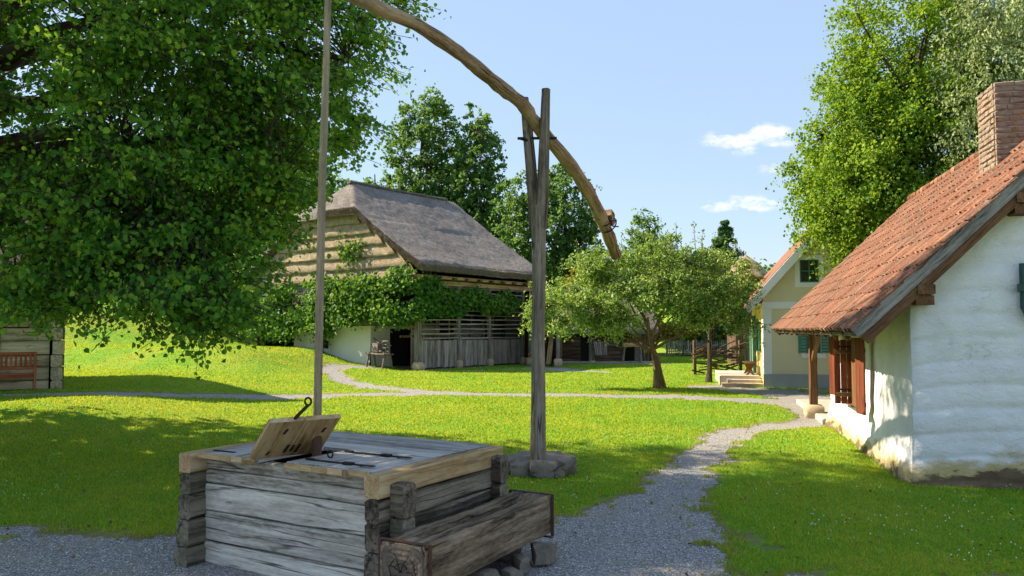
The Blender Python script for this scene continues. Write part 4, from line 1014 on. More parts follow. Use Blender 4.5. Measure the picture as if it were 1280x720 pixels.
    m = MB(); m.raw([(-.004,1.31,1.2),(-.004,1.99,1.2),(-.004,1.99,2.25),(-.004,1.31,2.25)], [(3,2,1,0)]); m.build('side_pane', M['glass'], t)
    m = MB(); m.tube([(.05,-.055,.0),(.05,-.055,2.6)], .0, 6) if False else None
    pt = thing('stone_terrace', 'sandy stone terrace with two steps beside the yellow farmhouse', 'terrace', (8.66, 27.45, 0), A_YH)
    m = MB(); m.box(-1.45,-.04,.9,4.6,-.05,.33,ch=.02,jit=.002,seed=3); m.build('platform', M['concrete'], pt)
    m = MB(); m.box(-1.2,-.04,.55,.897,-.05,.22,ch=.015); m.build('step', M['concrete'], pt)
    m = MB(); m.box(-1.4,-.04,.15,.547,-.05,.11,ch=.015); m.build('step', M['sandstone'], pt)
    b = thing('carved_bench', 'small brown bench with curvy carved legs on the stone terrace', 'bench', (8.66, 27.45, .33), A_YH)
    m = MB(); m.box(-.52,-.16,1.3,2.75,.40,.45,ch=.01); m.build('seat', M['brown_wood'], b)
    for yy in (1.5, 2.55):
        m = MB(); pr = [(-.16,0),(-.10,.1),(-.06,.2),(-.10,.3),(-.17,.395),(.17,.395),(.10,.3),(.06,.2),(.10,.1),(.16,0),(.08,0),(0,.08),(-.08,0)]
        n = len(pr); vs = [(-.34+a, yy-.025, z) for a, z in pr]+[(-.34+a, yy+.025, z) for a, z in pr]
        m.raw(vs, [tuple(range(n)), tuple(range(2*n-1,n-1,-1))]+[(i,n+i,n+(i+1)%n,(i+1)%n) for i in range(n)]); m.build('leg', M['brown_wood'], b)
build_yellow()

# ------------------------------------------------------------ thatched barn
def build_barn():
    t = thing('thatched_barn', 'big old barn under a steep grey thatched roof with straw covered gable', 'barn', (-4.54, 38.5, 0), A_BN)
    RY = 6.45; RZ = 10.05; SL = .70
    def main(y): return RZ - SL*abs(y-RY) - .12*max(0, 1-abs(abs(y-RY)-3.5)/3.5) + .10*ss(5.5, 7.3, abs(y-RY))
    def hz(x, y):
        z = float(main(y)); h = 8.25+(x+.5)*.92
        if h < z: z = h
        return z + .10*(float(fbm(x*1.2+9, y*1.2, 3, 4))-.5) + .05*(float(fbm(x*5, y*5, 6, 3))-.5) + .06*math.sin(x*.6+1)*(1 if y < 3 else 0)
    m = MB(); NX, NY = 110, 130; X0, X1, Y0, Y1 = -.55, 9.95, -.65, 13.6
    def top(u, v):
        y = Y0+(Y1-Y0)*v; x = X0+(X1-X0)*u; z = hz(x, y)
        if u in (0, 1): x += .06*(float(fbm(y*4, 3, 8, 2))-.5)
        if v in (0, 1): y += .08*(float(fbm(x*4, 3, 8, 2))-.5); z -= .03
        return (x, y, z)
    m.slab(top, NX, NY, lambda u, v: (0, 0, -.36))
    rf = m.build('thatched_roof', M['thatch'], t, smooth=50)
    # ragged straw ends along eave and verge (one mesh)
    rng = np.random.default_rng(2); P = []; 
    n = 12000; x = rng.uniform(X0, X1, n); y = np.full(n, Y0)+rng.normal(size=n)*.02; z = np.array([float(main(Y0)) for _ in range(n)])-rng.uniform(.05,.38,n)
    n2 = 9000; y2 = rng.uniform(Y0, RY, n2); x2 = np.full(n2, X0)+rng.normal(size=n2)*.02; z2 = np.array([min(float(main(q)), 8.25) for q in y2])-rng.uniform(-.02,.36,n2)
    C = np.concatenate([np.stack([x,y,z],1), np.stack([x2,y2,z2],1)]); D = np.concatenate([np.tile([0,-.8,-.6],(n,1)), np.tile([-.8,-.3,-.45],(n2,1))])+rng.normal(size=(n+n2,3))*.25
    D = norm(D); a = norm(np.cross(D, rng.normal(size=D.shape)))*.009; L = rng.uniform(.05,.13,(len(C),1))
    V = np.stack([C-a, C+a, C+D*L], 1).reshape(-1,3); fast_mesh('straw_edge', V, np.arange(len(V)).reshape(-1,3), M['straw'], rf)
    m = MB(); m.tube([(1.2+.8*i, RY, hz(1.4+.8*i, RY)+.02) for i in range(11)], .16, 10, .02, 3, ell=.6); m.build('ridge_roll', M['shed_thatch'], rf, smooth=60)
    # gable courses of straw over boards
    m = MB(); mw = MB(); zt = 8.1; k = 0
    z = 4.55
    while z < 8.0:
        h = .60; z1 = z+h; w0 = (RZ-.55-z)/SL-.25; w1 = (RZ-.55-z1)/SL-.25; w0 = min(w0, 6.6)
        def fn(u, v, z=z, h=h, w0=w0, w1=w1, k=k):
            w_ = w0+(w1-w0)*v; y = RY-w_+2*w_*u
            return (-.05-.20*(1-v)-.05*float(fbm(y*1.5, k*7+v*3, 4, 3)), y, z+h*1.12*v-(.10*float(fbm(y*2, k*3, 9, 3)) if v == 0 else 0))
        m.slab(fn, 60, 4, lambda u, v: (.06, 0, -.07))
        mw.box(-.10, -.04, RY-w0+.1, RY+w0-.1, z-.10, z+.02, ch=.01); z += h; k += 1
    m.build('straw_courses', M['straw'], t, smooth=55)
    mw.box(-.10,-.04,RY-2.3,RY+2.3,8.02,8.35)
    mw.raw([(-.03,-.2,4.4),(-.03,13.1,4.4),(-.03,RY+2.4,8.1),(-.03,RY-2.4,8.1)], [(3,2,1,0)])
    mw.build('gable_boards', M['orange_wood'], t)
    # timber storey on the gable side, above the masonry
    m = MB()
    for i in range(9): m.box(-.02,.12,3.3,12.9,2.18+i*.27,2.18+(i+1)*.27-.02,ch=.02,jit=.004,seed=i)
    m.box(-.2,.14,-.1,3.25,2.95,3.1,ch=.02); 
    m.build('timber_storey', M['barn_wood'], t)
    # whitewashed ground floor
    m = MB()
    def wl(x0, y0, x1, y1, z0, z1, s):
        def fn(u, v):
            x = x0+(x1-x0)*u; y = y0+(y1-y0)*u; e = .05*(float(fbm(u*6+s, v*4, 5, 3))-.5)+.10*(1-v)**2*(1 if s else 1)
            nx, ny = (y1-y0), -(x1-x0); q = math.hypot(nx, ny); return (x+nx/q*e*1, y+ny/q*e, z0+(z1-z0)*v)
        m.grid(fn, 24, 10)
    wl(0, 9.4, 0, 3.3, -.3, 2.15, 0)     # gable side, facing -x  (normal (y1-y0)<0 -> -x)
    wl(0, 3.3, 1.35, 3.3, -.3, 2.15, 1); wl(3.0, 3.3, 5.2, 3.3, -.1, 2.15, 2); wl(6.4, 3.3, 9.2, 3.3, -.1, 2.15, 3)
    m.raw([(1.35,3.3,2.0),(3.0,3.3,2.0),(3.0,3.3,2.15),(1.35,3.3,2.15)], [(0,1,2,3)])
    m.raw([(1.35,3.3,-.1),(1.35,3.7,-.1),(1.35,3.7,2.0),(1.35,3.3,2.0)], [(0,1,2,3)])
    m.raw([(0,9.4,-.3),(3,9.4,-.3),(3,9.4,2.15),(0,9.4,2.15)], [(3,2,1,0)])
    m.build('masonry_wall', M['barn_plaster'], t, smooth=60)
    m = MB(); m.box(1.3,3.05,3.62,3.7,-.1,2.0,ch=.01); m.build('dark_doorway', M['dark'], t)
    m = MB(); m.box(-.06,.0,6.5,7.05,.95,1.35,ch=.01); m.build('cellar_window', M['dark'], t)
    m = MB(); m.box(-.1,9.6,3.2,3.42,2.16,2.34,ch=.02); 
    for i in range(10): m.box(.2+i*1.0,.38+i*1.0,-.3,12.6,4.42,4.6,ch=.02)
    m.build('floor_beams', M['barn_wood'], t)
    m = MB(); m.box(-.02,9.7,.1,12.9,4.62,4.68); m.box(0,9.7,12.8,12.9,0,4.4);  # loft floor added overhead to keep the barn interior dark
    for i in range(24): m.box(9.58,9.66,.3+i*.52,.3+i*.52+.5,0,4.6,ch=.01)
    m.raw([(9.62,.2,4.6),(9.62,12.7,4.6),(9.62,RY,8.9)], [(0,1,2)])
    m.build('inner_walls_and_added_loft', M['shed_wood'], t)
    # hayrack front
    xs = [0, 2.97, 5.5, 8.55]
    for i, x in enumerate(xs):
        w_ = .26 if i == 0 else .18
        m = MB(); m.beam((x,0,.42 if i == 0 else .3),(x,0,4.3), w_, w_, ch=.02, warp=.006, jit=.003, seed=i); m.build('post', M['barn_wood'], t)
        m = MB(); q = .30 if i == 0 else .19; m.blob((x,-.06,.16), (q,q*.9,.26), 2, 88+i, .05, 1); m.build('post_stone', M['sandstone'], t, smooth=42)
    m = MB(); r = random.Random(6)
    for i in range(3):
        x = xs[i]+.14
        while x < xs[i+1]-.15: w_ = r.uniform(.10,.17); m.beam((x+w_/2,.02+r.uniform(0,.02),.06+r.uniform(0,.05)),(x+w_/2,.02,1.42+r.uniform(-.01,.02)), w_-.012, .028, up=(0,1,0), ch=.004); x += w_
    m.build('board_panel', M['barn_boards'], t)
    m = MB()
    for z in np.arange(1.52, 4.2, .235):
        for i in range(3): m.beam((xs[i]+.05, -.03, z+r.uniform(-.02,.02)), (xs[i+1]-.05, -.03, z+r.uniform(-.02,.02)), .05, .07, ch=.01, warp=.008, jit=.003, seed=int(z*50)+i)
    m.build('rails', M['barn_boards'], t)
    m = MB(); m.box(-.3,9.7,-.10,.16,4.16,4.40,ch=.02,jit=.004,seed=4); m.box(-.4,9.8,-.32,-.12,4.46,4.62,ch=.02,jit=.004,seed=5); m.build('eave_beam', M['orange_wood'], t)
    m = MB()
    for i in range(10): m.beam((.2+i*1.0,.2,4.50),(.2+i*1.0,-.52,4.50),.18,.13,ch=.01)
    m.build('joist_end', M['dark_wood'], t)
    m = MB()   # sheaves, ladders and gear seen through the rack
    for i in range(8): m.beam((.8+i*.95, 1.2+.2*(i%3), .0), (1.1+i*.95, 1.5, 2.5+.3*(i%2)), .06, .06, ch=.01)
    m.beam((1,1.6,2.0),(8,1.9,2.05),.1,.1); m.beam((1,2.2,1.6),(5,1.7,1.65),.08,.12); m.build('inner_gear', M['fresh_wood'], t)
    m = MB(); m.box(-.16,-.12,-.10,.02,1.30,1.42); 
    m2 = MB(); m2.raw([(-.10,-.139,1.50),(-.02,-.139,1.50),(-.02,-.139,1.58),(-.10,-.139,1.58)], [(0,1,2,3)]); m2.build('trail_mark', M['red_mark'], t)
    m = MB(); m.box(-.3,9.9,-.25,3.3,-.1,.03,ch=.01); m.build('floor', M['earth'], t)
build_barn()
def barn_w(x, y, z=0):
    c, s_ = math.cos(A_BN), math.sin(A_BN); return (-4.54+x*c-y*s_, 38.5+x*s_+y*c, z)

def build_vine():
    rng = np.random.default_rng(12); r = random.Random(4); root = thing('grapevine', 'dense leafy grapevine climbing over the barn gable and its open front', 'vine', barn_w(-.5, 5.5, gz(*barn_w(-.5,5.5)[:2])))
    pts = []; out = []
    def clump(x, y, z, n, s_, o):
        p = rng.normal(size=(n,3))*np.array(s_); p = p+np.array([x,y,z]); pts.append(p); out.append(np.tile(o, (n,1)))
    for k in range(420):
        y = rng.uniform(-.3, 12.5); top = 4.65-.05*y + .5*math.sin(y*1.3)*.5; bot = 2.35 - (.45 if 4.5 < y < 7.5 else 0) - (.7 if y > 8.5 else 0)
        z = rng.uniform(bot, top)
        if fbm(y*.9, z*1.1, 17, 2) < .40: continue
        clump(-.55-.35*float(fbm(y*.7, z*.9, 27, 2))+rng.uniform(-.35,.25), y, z, 55, (.22,.30,.20), (-.9,-.2,.2))
    for k in range(16): clump(-.35, rng.uniform(3.4,5.4), rng.uniform(4.3,6.4)*1.0, 22, (.12,.14,.24), (-.9,-.2,.2))
    for k in range(10): clump(-.55, 6.3+rng.uniform(-.3,.4), rng.uniform(1.2,2.3), 26, (.14,.22,.2), (-.9,0,.2))
    for k in range(90):
        x = rng.uniform(-.5, 7.6); h = .75*(1-.06*x); z = 3.55-.03*x+rng.uniform(-h, h)*.8+.15*math.sin(x*2); clump(x, -.35+rng.uniform(-.15,.15), z, 42, (.28,.13,.15), (-.2,-1,.2))
    for k in range(26): clump(rng.uniform(-.4,1.2), -.35, rng.uniform(2.7,4.4), 40, (.2,.15,.2), (-.3,-1,.2))
    P = np.concatenate(pts); O = np.concatenate(out); c, s_ = math.cos(A_BN), math.sin(A_BN)
    Pw = np.stack([-4.54+P[:,0]*c-P[:,1]*s_, 38.5+P[:,0]*s_+P[:,1]*c, P[:,2]], 1); Ow = np.stack([O[:,0]*c-O[:,1]*s_, O[:,0]*s_+O[:,1]*c, O[:,2]], 1)
    leaves('foliage', Pw, .17, rng, M['vine_leaf'], root, .8, .2, .95, off=tuple(root.location), outward=Ow, ow=1.1)
    m = MB()
    for (y0, y1) in ((6.2,6.6),(6.6,6.1),(11.8,12.2)):
        a = barn_w(-.6, y0); g_ = gz(a[0], a[1]); b = barn_w(-.45, y1, 2.6); m.tube(curve_pts((a[0],a[1],g_), b, 8, 0, r, .06), [.06,.055,.05,.05,.045,.045,.04,.04,.03], 7, .004, 3)
    for z in (2.6, 3.3, 3.9): m.tube([barn_w(-.4,-.3,z), barn_w(-.5,4,z+.1), barn_w(-.45,8,z), barn_w(-.4,12.3,z)], .03, 6, .004, 2)
    m.tube([barn_w(-.4,-.3,3.5), barn_w(3,-.35,3.55), barn_w(7.4,-.3,3.4)], .03, 6, .004, 2)
    m.build('stem', M['tree_bark'], root, True, 60)
build_vine()

def build_trestle():
    t = thing('wooden_trestle', 'old trestle bench heaped with weathered boards beside the barn doorway', 'trestle', barn_w(-.75, 1.9, 0), A_BN-R(10))
    m = MB(); m.beam((-.1,-1.0,.78),(0,.9,.80),.55,.07,ch=.01,jit=.004,seed=3); m.build('top', M['dark_wood'], t)
    for (x, y) in ((-.22,-.75),(.2,-.75),(-.22,.65),(.2,.65)): m = MB(); m.beam((x*1.4,y,0),(x*.7,y,.76),.09,.09,ch=.01,jit=.003,seed=5); m.build('leg', M['dark_wood'], t)
    m = MB(); r = random.Random(3)
    for i in range(11): z = .86+.055*i; m.beam((r.uniform(-.15,.15),-.7+r.uniform(-.15,.3),z),(r.uniform(-.15,.15),.6-r.uniform(0,.4),z+r.uniform(-.04,.06)), r.uniform(.1,.2), .045, ch=.006, seed=i)
    m.beam((.0,-.9,.9),(.0,.5,1.55),.12,.05); m.box(-.25,.2,-.25,.25,.86,1.3); m.build('board_stack', M['barn_wood'], t)
build_trestle()

# ------------------------------------------------------------ log shed and open wagon bay behind
def build_shed():
    t = thing('log_shed', 'low dark log shed under a grey thatched roof behind the apple tree', 'shed', (2.7, 47.3, 0))
    m = MB(); r = random.Random(2)
    for (x0, x1) in ((0,1.35),(2.25,3.75)):
        m = MB()
        for i in range(8): m.beam((x0,0,.12+.23*i),(x1,0,.12+.23*i),.2,.215,ch=.03,jit=.006,seed=i+int(x0*3))
        m.build('front_wall', M['shed_wood'], t)
    m = MB()
    for x0 in (0,): 
        for i in range(8): m.beam((.02,.1,.12+.23*i),(.02,4,.12+.23*i),.2,.215,ch=.03)
    for i in range(8): m.beam((0,4,.12+.23*i),(5.4,4,.12+.23*i),.2,.215,ch=.03)
    m.build('log_wall', M['shed_wood'], t)
    m = MB()
    for i in range(8): m.box(4.6+i*.1,4.69+i*.1,.25,.28,.1,1.9,ch=.004)
    m.build('board_wall', M['barn_wood'], t)
    m = MB(); m.box(1.36,1.85,.12,.18,.05,1.85,ch=.01); m.build('doorway', M['dark'], t)
    m = MB(); 
    for i in range(4): m.box(1.86+i*.1,1.95+i*.1,.0,.05,.1,1.8,ch=.004)
    m.build('door', M['barn_wood'], t)
    for x in (3.8, 5.35): m = MB(); m.beam((x,0,.1),(x,0,1.95),.17,.17,ch=.02,jit=.003,seed=3); m.build('post', M['shed_wood'], t)
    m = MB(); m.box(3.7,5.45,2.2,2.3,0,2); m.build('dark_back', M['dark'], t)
    def hz(y): return 1.9+(y+.5)*.95 if y < 2.3 else 1.9+2.8*.95-(y-2.3)*.95
    m = MB(); m.slab(lambda u, v: (-.5+6.4*u, -.5+5.6*v, hz(-.5+5.6*v)+.1*float(fbm(u*14, v*9, 5, 3))), 40, 30, lambda u, v: (0,0,-.25)); m.build('thatched_roof', M['shed_thatch'], t, smooth=50)
    m = MB(); m.box(-.4,5.8,-.15,.15,-.05,.08,ch=.02); m.build('sill_stones', M['concrete'], t)
    b = thing('wicker_panel', 'tilted grey basket panel leaning on the log shed wall', 'panel', (5.25, 47.05, .7)); m = MB()
    for i in range(7): m.beam((-.42+.12*i,-.05,.55),(-.32+.10*i,-.28,-.25),.10,.03,ch=.01)
    m.beam((-.5,-.06,.5),(.42,-.06,.5),.04,.05); m.beam((-.38,-.26,-.2),(.34,-.26,-.2),.04,.05); m.build('board', M['barn_wood'], b)
    b = thing('work_table', 'small wooden work table standing at the open end of the log shed', 'table', (7.05, 46.9, 0)); m = MB(); m.box(-.55,.55,-.25,.25,.95,1.18,ch=.01); m.build('table_top', M['orange_wood'], b)
    for x in (-.48,.48):
        for y in (-.2,.2): m = MB(); m.beam((x*1.12,y,.08),(x*.95,y,.95),.07,.07,ch=.006); m.build('leg', M['barn_wood'], b)
    g = thing('wagon_bay', 'open wagon bay with dark inside and leaning boards between barn and log shed', 'bay', (1.2, 42.2, 0))
    for x, y in ((1.22,-.1),(-.2,1.6)): 
        m = MB(); m.beam((x,y,.4),(x,y,2.9),.2,.2,ch=.02,jit=.004,seed=3); m.build('post', M['barn_wood'], g)
        m = MB(); m.blob((x,y-.03,.2),(.24,.22,.26),2,99,.05,1); m.build('post_stone', M['sandstone'], g, smooth=42)
    m = MB(); m.box(-1.6,1.6,4.4,4.6,0,3.2); m.box(1.35,1.45,.1,4.4,0,3.0); m.build('back_wall', M['shed_wood'], g)
    m = MB(); m.slab(lambda u, v: (.0+2.0*u, -.5+6*v, 2.6+1.5*math.sin(math.pi*v)*.9+.08*float(fbm(u*9, v*9, 5, 3))), 20, 20, lambda u, v: (0,0,-.25)); m.build('roof', M['shed_thatch'], g, smooth=50)
    m = MB(); m.beam((.75,.5,.1),(1.05,1.2,2.5),.28,.04,ch=.01); m.beam((.3,.9,.1),(.6,1.5,2.2),.2,.04,ch=.01); m.beam((-.3,1.2,.6),(1.0,.4,1.9),.1,.08,ch=.01); m.build('leaning_boards', M['fresh_wood'], g)
build_shed()

# ------------------------------------------------------------ log house and bench on the left
def build_left():
    Z = .45; t = thing('log_house', 'pale squared log house at the left edge with a grey shingle roof', 'house', (-11.75, 21.0, Z), R(31))
    m = MB(); r = random.Random(9); hs = [0,.32,.66,.98,1.34,1.68,2.02,2.36,2.62]
    for i in range(8): m.beam((-8.2,0,(hs[i]+hs[i+1])/2-.1),(-.36,0,(hs[i]+hs[i+1])/2-.1),.22,hs[i+1]-hs[i]-.02,ch=.03,warp=.006,jit=.005,seed=i)
    m.build('log_wall', M['log_wall'], t)
    m = MB()
    for i in range(8): m.beam((-.18+r.uniform(-.02,.02),-.22,(hs[i]+hs[i+1])/2-.1),(-.18,6,(hs[i]+hs[i+1])/2-.1),.26,hs[i+1]-hs[i]-.02,ch=.03,warp=.004,jit=.005,seed=i+9)
    m.build('side_wall', M['log_wall'], t)
    m = MB(); 
    for i in range(8): m.beam((-.30,-.12,(hs[i]+hs[i+1])/2-.08),(-.02,-.12,(hs[i]+hs[i+1])/2-.08),.18,hs[i+1]-hs[i]-.03,ch=.03,jit=.006,seed=i+19)
    m.build('corner_logs', M['end_wood'], t)
    m = MB(); m.slab(lambda u, v: (-8.8+9.6*u, -.9+4.0*v, 2.42+3.3*v+.05*float(fbm(u*30, v*12, 5, 3))), 60, 30, lambda u, v: (0,0,-.10))
    m.slab(lambda u, v: (-8.8+9.6*u, 3.1+4.0*v, 5.72-3.3*v), 10, 10, lambda u, v: (0,0,-.10)); m.build('shingle_roof', M['shed_thatch'], t, smooth=40)
    m = MB(); m.raw([(-.2,0,2.5),(-.2,6,2.5),(-.2,3.1,5.5)], [(0,1,2)]); m.build('gable', M['log_wall'], t)
    m = MB()
    for q in ((-2.25,-2.17,1.02,1.72),(-1.52,-1.44,1.02,1.72)): m.box(q[0],q[1],-.17,-.08,q[2],q[3],ch=.006)
    for q in ((1.02,1.10),(1.64,1.72)): m.box(-2.168,-1.522,-.17,-.08,q[0],q[1],ch=.006)
    wf = m.build('window', M['dark_wood'], t)
    m = MB(); m.raw([(-2.2,-.118,1.05),(-1.5,-.118,1.05),(-1.5,-.118,1.68),(-2.2,-.118,1.68)], [(0,1,2,3)]); m.build('pane', M['glass'], wf)
    m = MB(); m.box(-1.86,-1.83,-.15,-.122,1.08,1.66); m.box(-2.16,-1.53,-.15,-.122,1.36,1.39); m.build('glazing_bars', M['dark_wood'], wf)
    m = MB(); m.box(-8.1,-.12,.02,.09,-.3,2.5); m.build('inner_wall', M['dark'], t)  # dark backing added so no light shows through the log gaps
    m = MB(); m.box(-8.2,0,-.14,.12,-.5,.0,ch=.03,jit=.01,seed=3); m.build('stone_base', M['stone'], t)
    b = thing('garden_bench', 'red brown slatted garden bench against the pale log house', 'bench', (-12.75, 19.95, Z-.02), R(31)); wd = M['bench_wood']
    m = MB()
    for i in range(4): m.box(-.75,.75,-.22+.115*i,-.12+.115*i,.42,.45,ch=.006)
    m.box(-.74,.74,-.23,-.20,.34,.415,ch=.004); m.build('seat', wd, b)
    m = MB(); m.box(-.72,.72,.26,.30,.90,.98,ch=.006); m.box(-.72,.72,.245,.285,.54,.60,ch=.006)
    for i in range(13): m.box(-.66+.105*i,-.61+.105*i,.26,.28,.60,.90,ch=.003)
    m.build('backrest', wd, b)
    for x in (-.73,.73):
        for y0, h in ((-.22,.64),(.26,.98)): m = MB(); m.box(x-.028,x+.028,y0-.028,y0+.028,0,h,ch=.006); m.build('leg', wd, b)
        m = MB(); m.box(x-.035,x+.035,-.27,.28,.64,.67,ch=.008); m.build('armrest', wd, b)
build_left()

# ------------------------------------------------------------ far fence, tower, firewood
def build_misc():
    f = thing('picket_fence', 'weathered picket fence far back beyond the apple tree', 'fence', (11.2, 57.5, gz(11.2,57.5)))
    m = MB(); L = 6.4
    r = random.Random(3)
    for i in range(42): x = i*.15; m.box(x-.045,x+.045,-.02,.0+.004,.12,1.12+r.uniform(-.05,.05),ch=.01)
    m.build('pickets', M['barn_wood'], f)
    m = MB(); m.box(-.1,L,.006,.06,.35,.43,ch=.006); m.box(-.1,L,.006,.06,.85,.93,ch=.006); m.build('rail', M['barn_wood'], f)
    for x in (0,2.1,4.2,6.3): m = MB(); m.box(x-.07,x+.07,.062,.2,-.1,1.2,ch=.01); m.build('post', M['barn_wood'], f)
    t = thing('thatched_tower', 'small tower with a brown thatched pyramid roof behind the farmhouse', 'tower', (13.4, 45.5, 0)); m = MB(); m.box(-.9,.9,-.9,.9,0,4.9,ch=.02); m.build('wall', M['shed_wood'], t)
    m = MB(); n = 20; vs = [(1.45*math.cos(2*math.pi*k/n)*1.0, 1.45*math.sin(2*math.pi*k/n), 4.9) for k in range(n)]; vs2 = [(.7*math.cos(2*math.pi*k/n), .7*math.sin(2*math.pi*k/n), 5.75) for k in range(n)]
    m.raw(vs+vs2+[(0,0,6.25),(0,0,4.7)], [(k,(k+1)%n,n+(k+1)%n,n+k) for k in range(n)]+[(n+k,n+(k+1)%n,2*n) for k in range(n)]+[((k+1)%n,k,2*n+1) for k in range(n)]); m.build('roof', M['straw'], t)
    w_ = thing('firewood_rack', 'rough rack of stacked brushwood beside the terrace of the farmhouse', 'woodpile', (9.0, 35.0, 0)); m = MB(); r = random.Random(5)
    for i in range(60): x = r.uniform(-.9,.9); z = r.uniform(.15,1.2); m.tube([(x-.3,r.uniform(-.4,.2),z),(x+.35,r.uniform(-.4,.2),z+r.uniform(-.25,.3))], r.uniform(.02,.045), 6)
    m.build('sticks', M['shed_wood'], w_)
    for x in (-1,1): m = MB(); m.box(x-.06,x+.06,-.1,.1,0,1.5,ch=.01); m.build('post', M['shed_wood'], w_)
build_misc()

# ------------------------------------------------------------ trees
G0 = lambda x, y: (x, y, gz(x, y)-.05)
tree('linden_tree', 'huge dark green linden filling the upper left with hanging boughs', 'tree', G0(-9.0,12.0), (-7.6,11.8,13), .42,
     [((-6.6,11.6,7.2),(5.0,4.9,4.9), 60), ((-3.25,10.6,5.6),(1.4,1.8,1.8), 6.5), ((-3.75,10.3,4.0),(.9,1.4,1.1), 3), ((-3.95,9.5,2.85),(.85,1.0,.85), 3.0), ((-3.75,10.3,3.25),(.6,1.0,.65), 1.4), ((-3.8,9.3,2.3),(.6,.7,.45), 1.1), ((-5.3,9.6,2.6),(.9,.8,.5), 1.2),
      ((-6.0,10.2,3.3),(1.6,1.6,1.2), 6), ((-5.0,10.0,3.1),(1.1,1.2,1.0), 4), ((-4.6,10.2,4.9),(1.8,1.8,1.9), 9), ((-2.6,10.3,8.4),(2.1,1.9,2.1), 4), ((-7.4,11.9,10.0),(4.4,2.8,3.3), 18), ((-7.5,9.8,9.5),(4.5,3.6,3.2), 10)],
     1400, 128, .068, M['linden'], M['tree_bark'], 21, .56, 34, None, .2, .35, .7, .9, .92, flat=.22, spray=.7,
     limbs_at=[(-2.2,10.5,5.6),(-3.0,10.2,4.0),(-3.9,9.5,3.2),(-5.5,9.6,3.4),(-3.6,10.4,6.4),(-6.5,9.3,4.6)], twig=.010, fine=True)
tree('linden_tree', 'unseen linden added beyond the left frame edge to shade the lawn', 'tree', G0(-16,14.5), (-16,14.5,12), .4,  # unseen tree, added for its shadow on lawn and gravel
     [((-15,14.8,8),(4.8,4.4,4.8), 6), ((-13.4,9.6,8.2),(2.6,2.8,3.0), 3)], 900, 60, .19, M['linden'], M['tree_bark'], 22, .6, 8, None, .3, .4)
tree('apple_tree', 'broad low apple tree with pale green crown on the sunlit lawn', 'tree', G0(4.98,27.0), (4.6,27,3.2), .18,
     [((4.2,27,3.3),(2.5,2.0,1.15), 10), ((1.9,27,2.8),(1.3,1.4,1.0), 4), ((6.9,26.8,3.1),(1.4,1.4,1.15), 4.2), ((4.9,27,4.4),(1.5,1.3,.75), 2.8), ((2.9,27,4.1),(1.0,1.0,.6), 1.2), ((6.3,27,4.3),(.9,1.0,.6), 1.1), ((.9,27.2,2.6),(.5,.7,.7), .8), ((3.2,26.4,2.2),(1.0,.8,.45), 1.3), ((5.9,26.2,2.5),(1.0,.8,.45), 1.3), ((1.6,26.5,2.0),(.6,.6,.35), .5), ((7.6,26.4,2.2),(.6,.6,.4), .6)],
     500, 84, .098, M['apple_leaf'], M['apple_bark'], 31, .34, 7, None, .5, .25, .2, .7, .55, sag=.02,
     trunk_path=[(4.98,27,-.1),(4.93,27,.5),(4.85,27,1.0),(4.75,27,1.3),(4.65,27,1.8),(4.6,27,2.4)], limbs_at=[(3.1,26.8,2.35),(6.2,26.9,2.5),(3.9,27.5,3.6),(5.6,26.6,3.7),(2.0,26.7,2.7)],
     shoots=[(x, 27+.3*math.sin(x*9), z, L) for x, z, L in ((1.2,3.4,.7),(1.7,3.6,.8),(2.3,4.2,.9),(2.9,4.6,.6),(3.4,4.6,.8),(4.0,4.9,.7),(4.5,5.0,.8),(5.1,5.0,.6),(5.6,4.9,.8),(6.2,4.7,.9),(6.5,4.1,1.3),(7.0,3.9,.8),(7.6,3.7,.7),(.6,3.1,.5),(8.0,3.4,.5),(3.7,4.4,.9),(2.6,3.8,.8))])
tree('fruit_tree', 'smaller fruit tree with dark trunk between apple tree and farmhouse', 'tree', G0(7.35,29.9), (7.6,30,3), .12,
     [((8.0,30,3.7),(1.35,1.3,1.35), 3), ((7.2,29.8,3.2),(1.0,1.2,1.1), 1)], 150, 64, .10, M['apple_leaf'], M['tree_bark'], 32, .36, 8, None, .5, .4, .3, .7, .6,
     shoots=[(7.1,29.9,4.2,1.3),(7.6,30,4.8,.8),(8.2,30,4.9,.6),(8.7,30,4.6,.7)])
tree('large_linden', 'large bright green linden rising between cottage and farmhouse', 'tree', G0(12.4,24.2), (12.3,24.2,10.5), .38,
     [((12.1,24.3,6.6),(3.5,2.8,3.6), 36), ((12.3,24.6,10.5),(2.5,2.5,3.8), 24), ((10.9,23.6,5.6),(2.0,1.8,2.2), 8), ((9.9,23.8,6.2),(1.3,1.3,1.6), 4)],
     820, 120, .10, M['lime_leaf'], M['tree_bark'], 41, .55, 16, None, .3, .5, .7, .6, .85)
tree('birch_tree', 'paler fine leaved birch behind the cottage chimney', 'tree', G0(16.6,24.6), (16.6,24.6,11.5), .3,
     [((15.6,22.6,8.0),(2.8,2.0,5.0), 30), ((13.7,21.6,8.8),(1.8,1.3,4.0), 22), ((17.5,23,12),(3.4,2.4,4.5), 16)],
     1100, 52, .11, M['poplar_leaf'], M['tree_bark'], 42, .5, 14, None, .3, .5, 1.2, .4, .55)
BG = 'trees rising behind the barn and lawn'
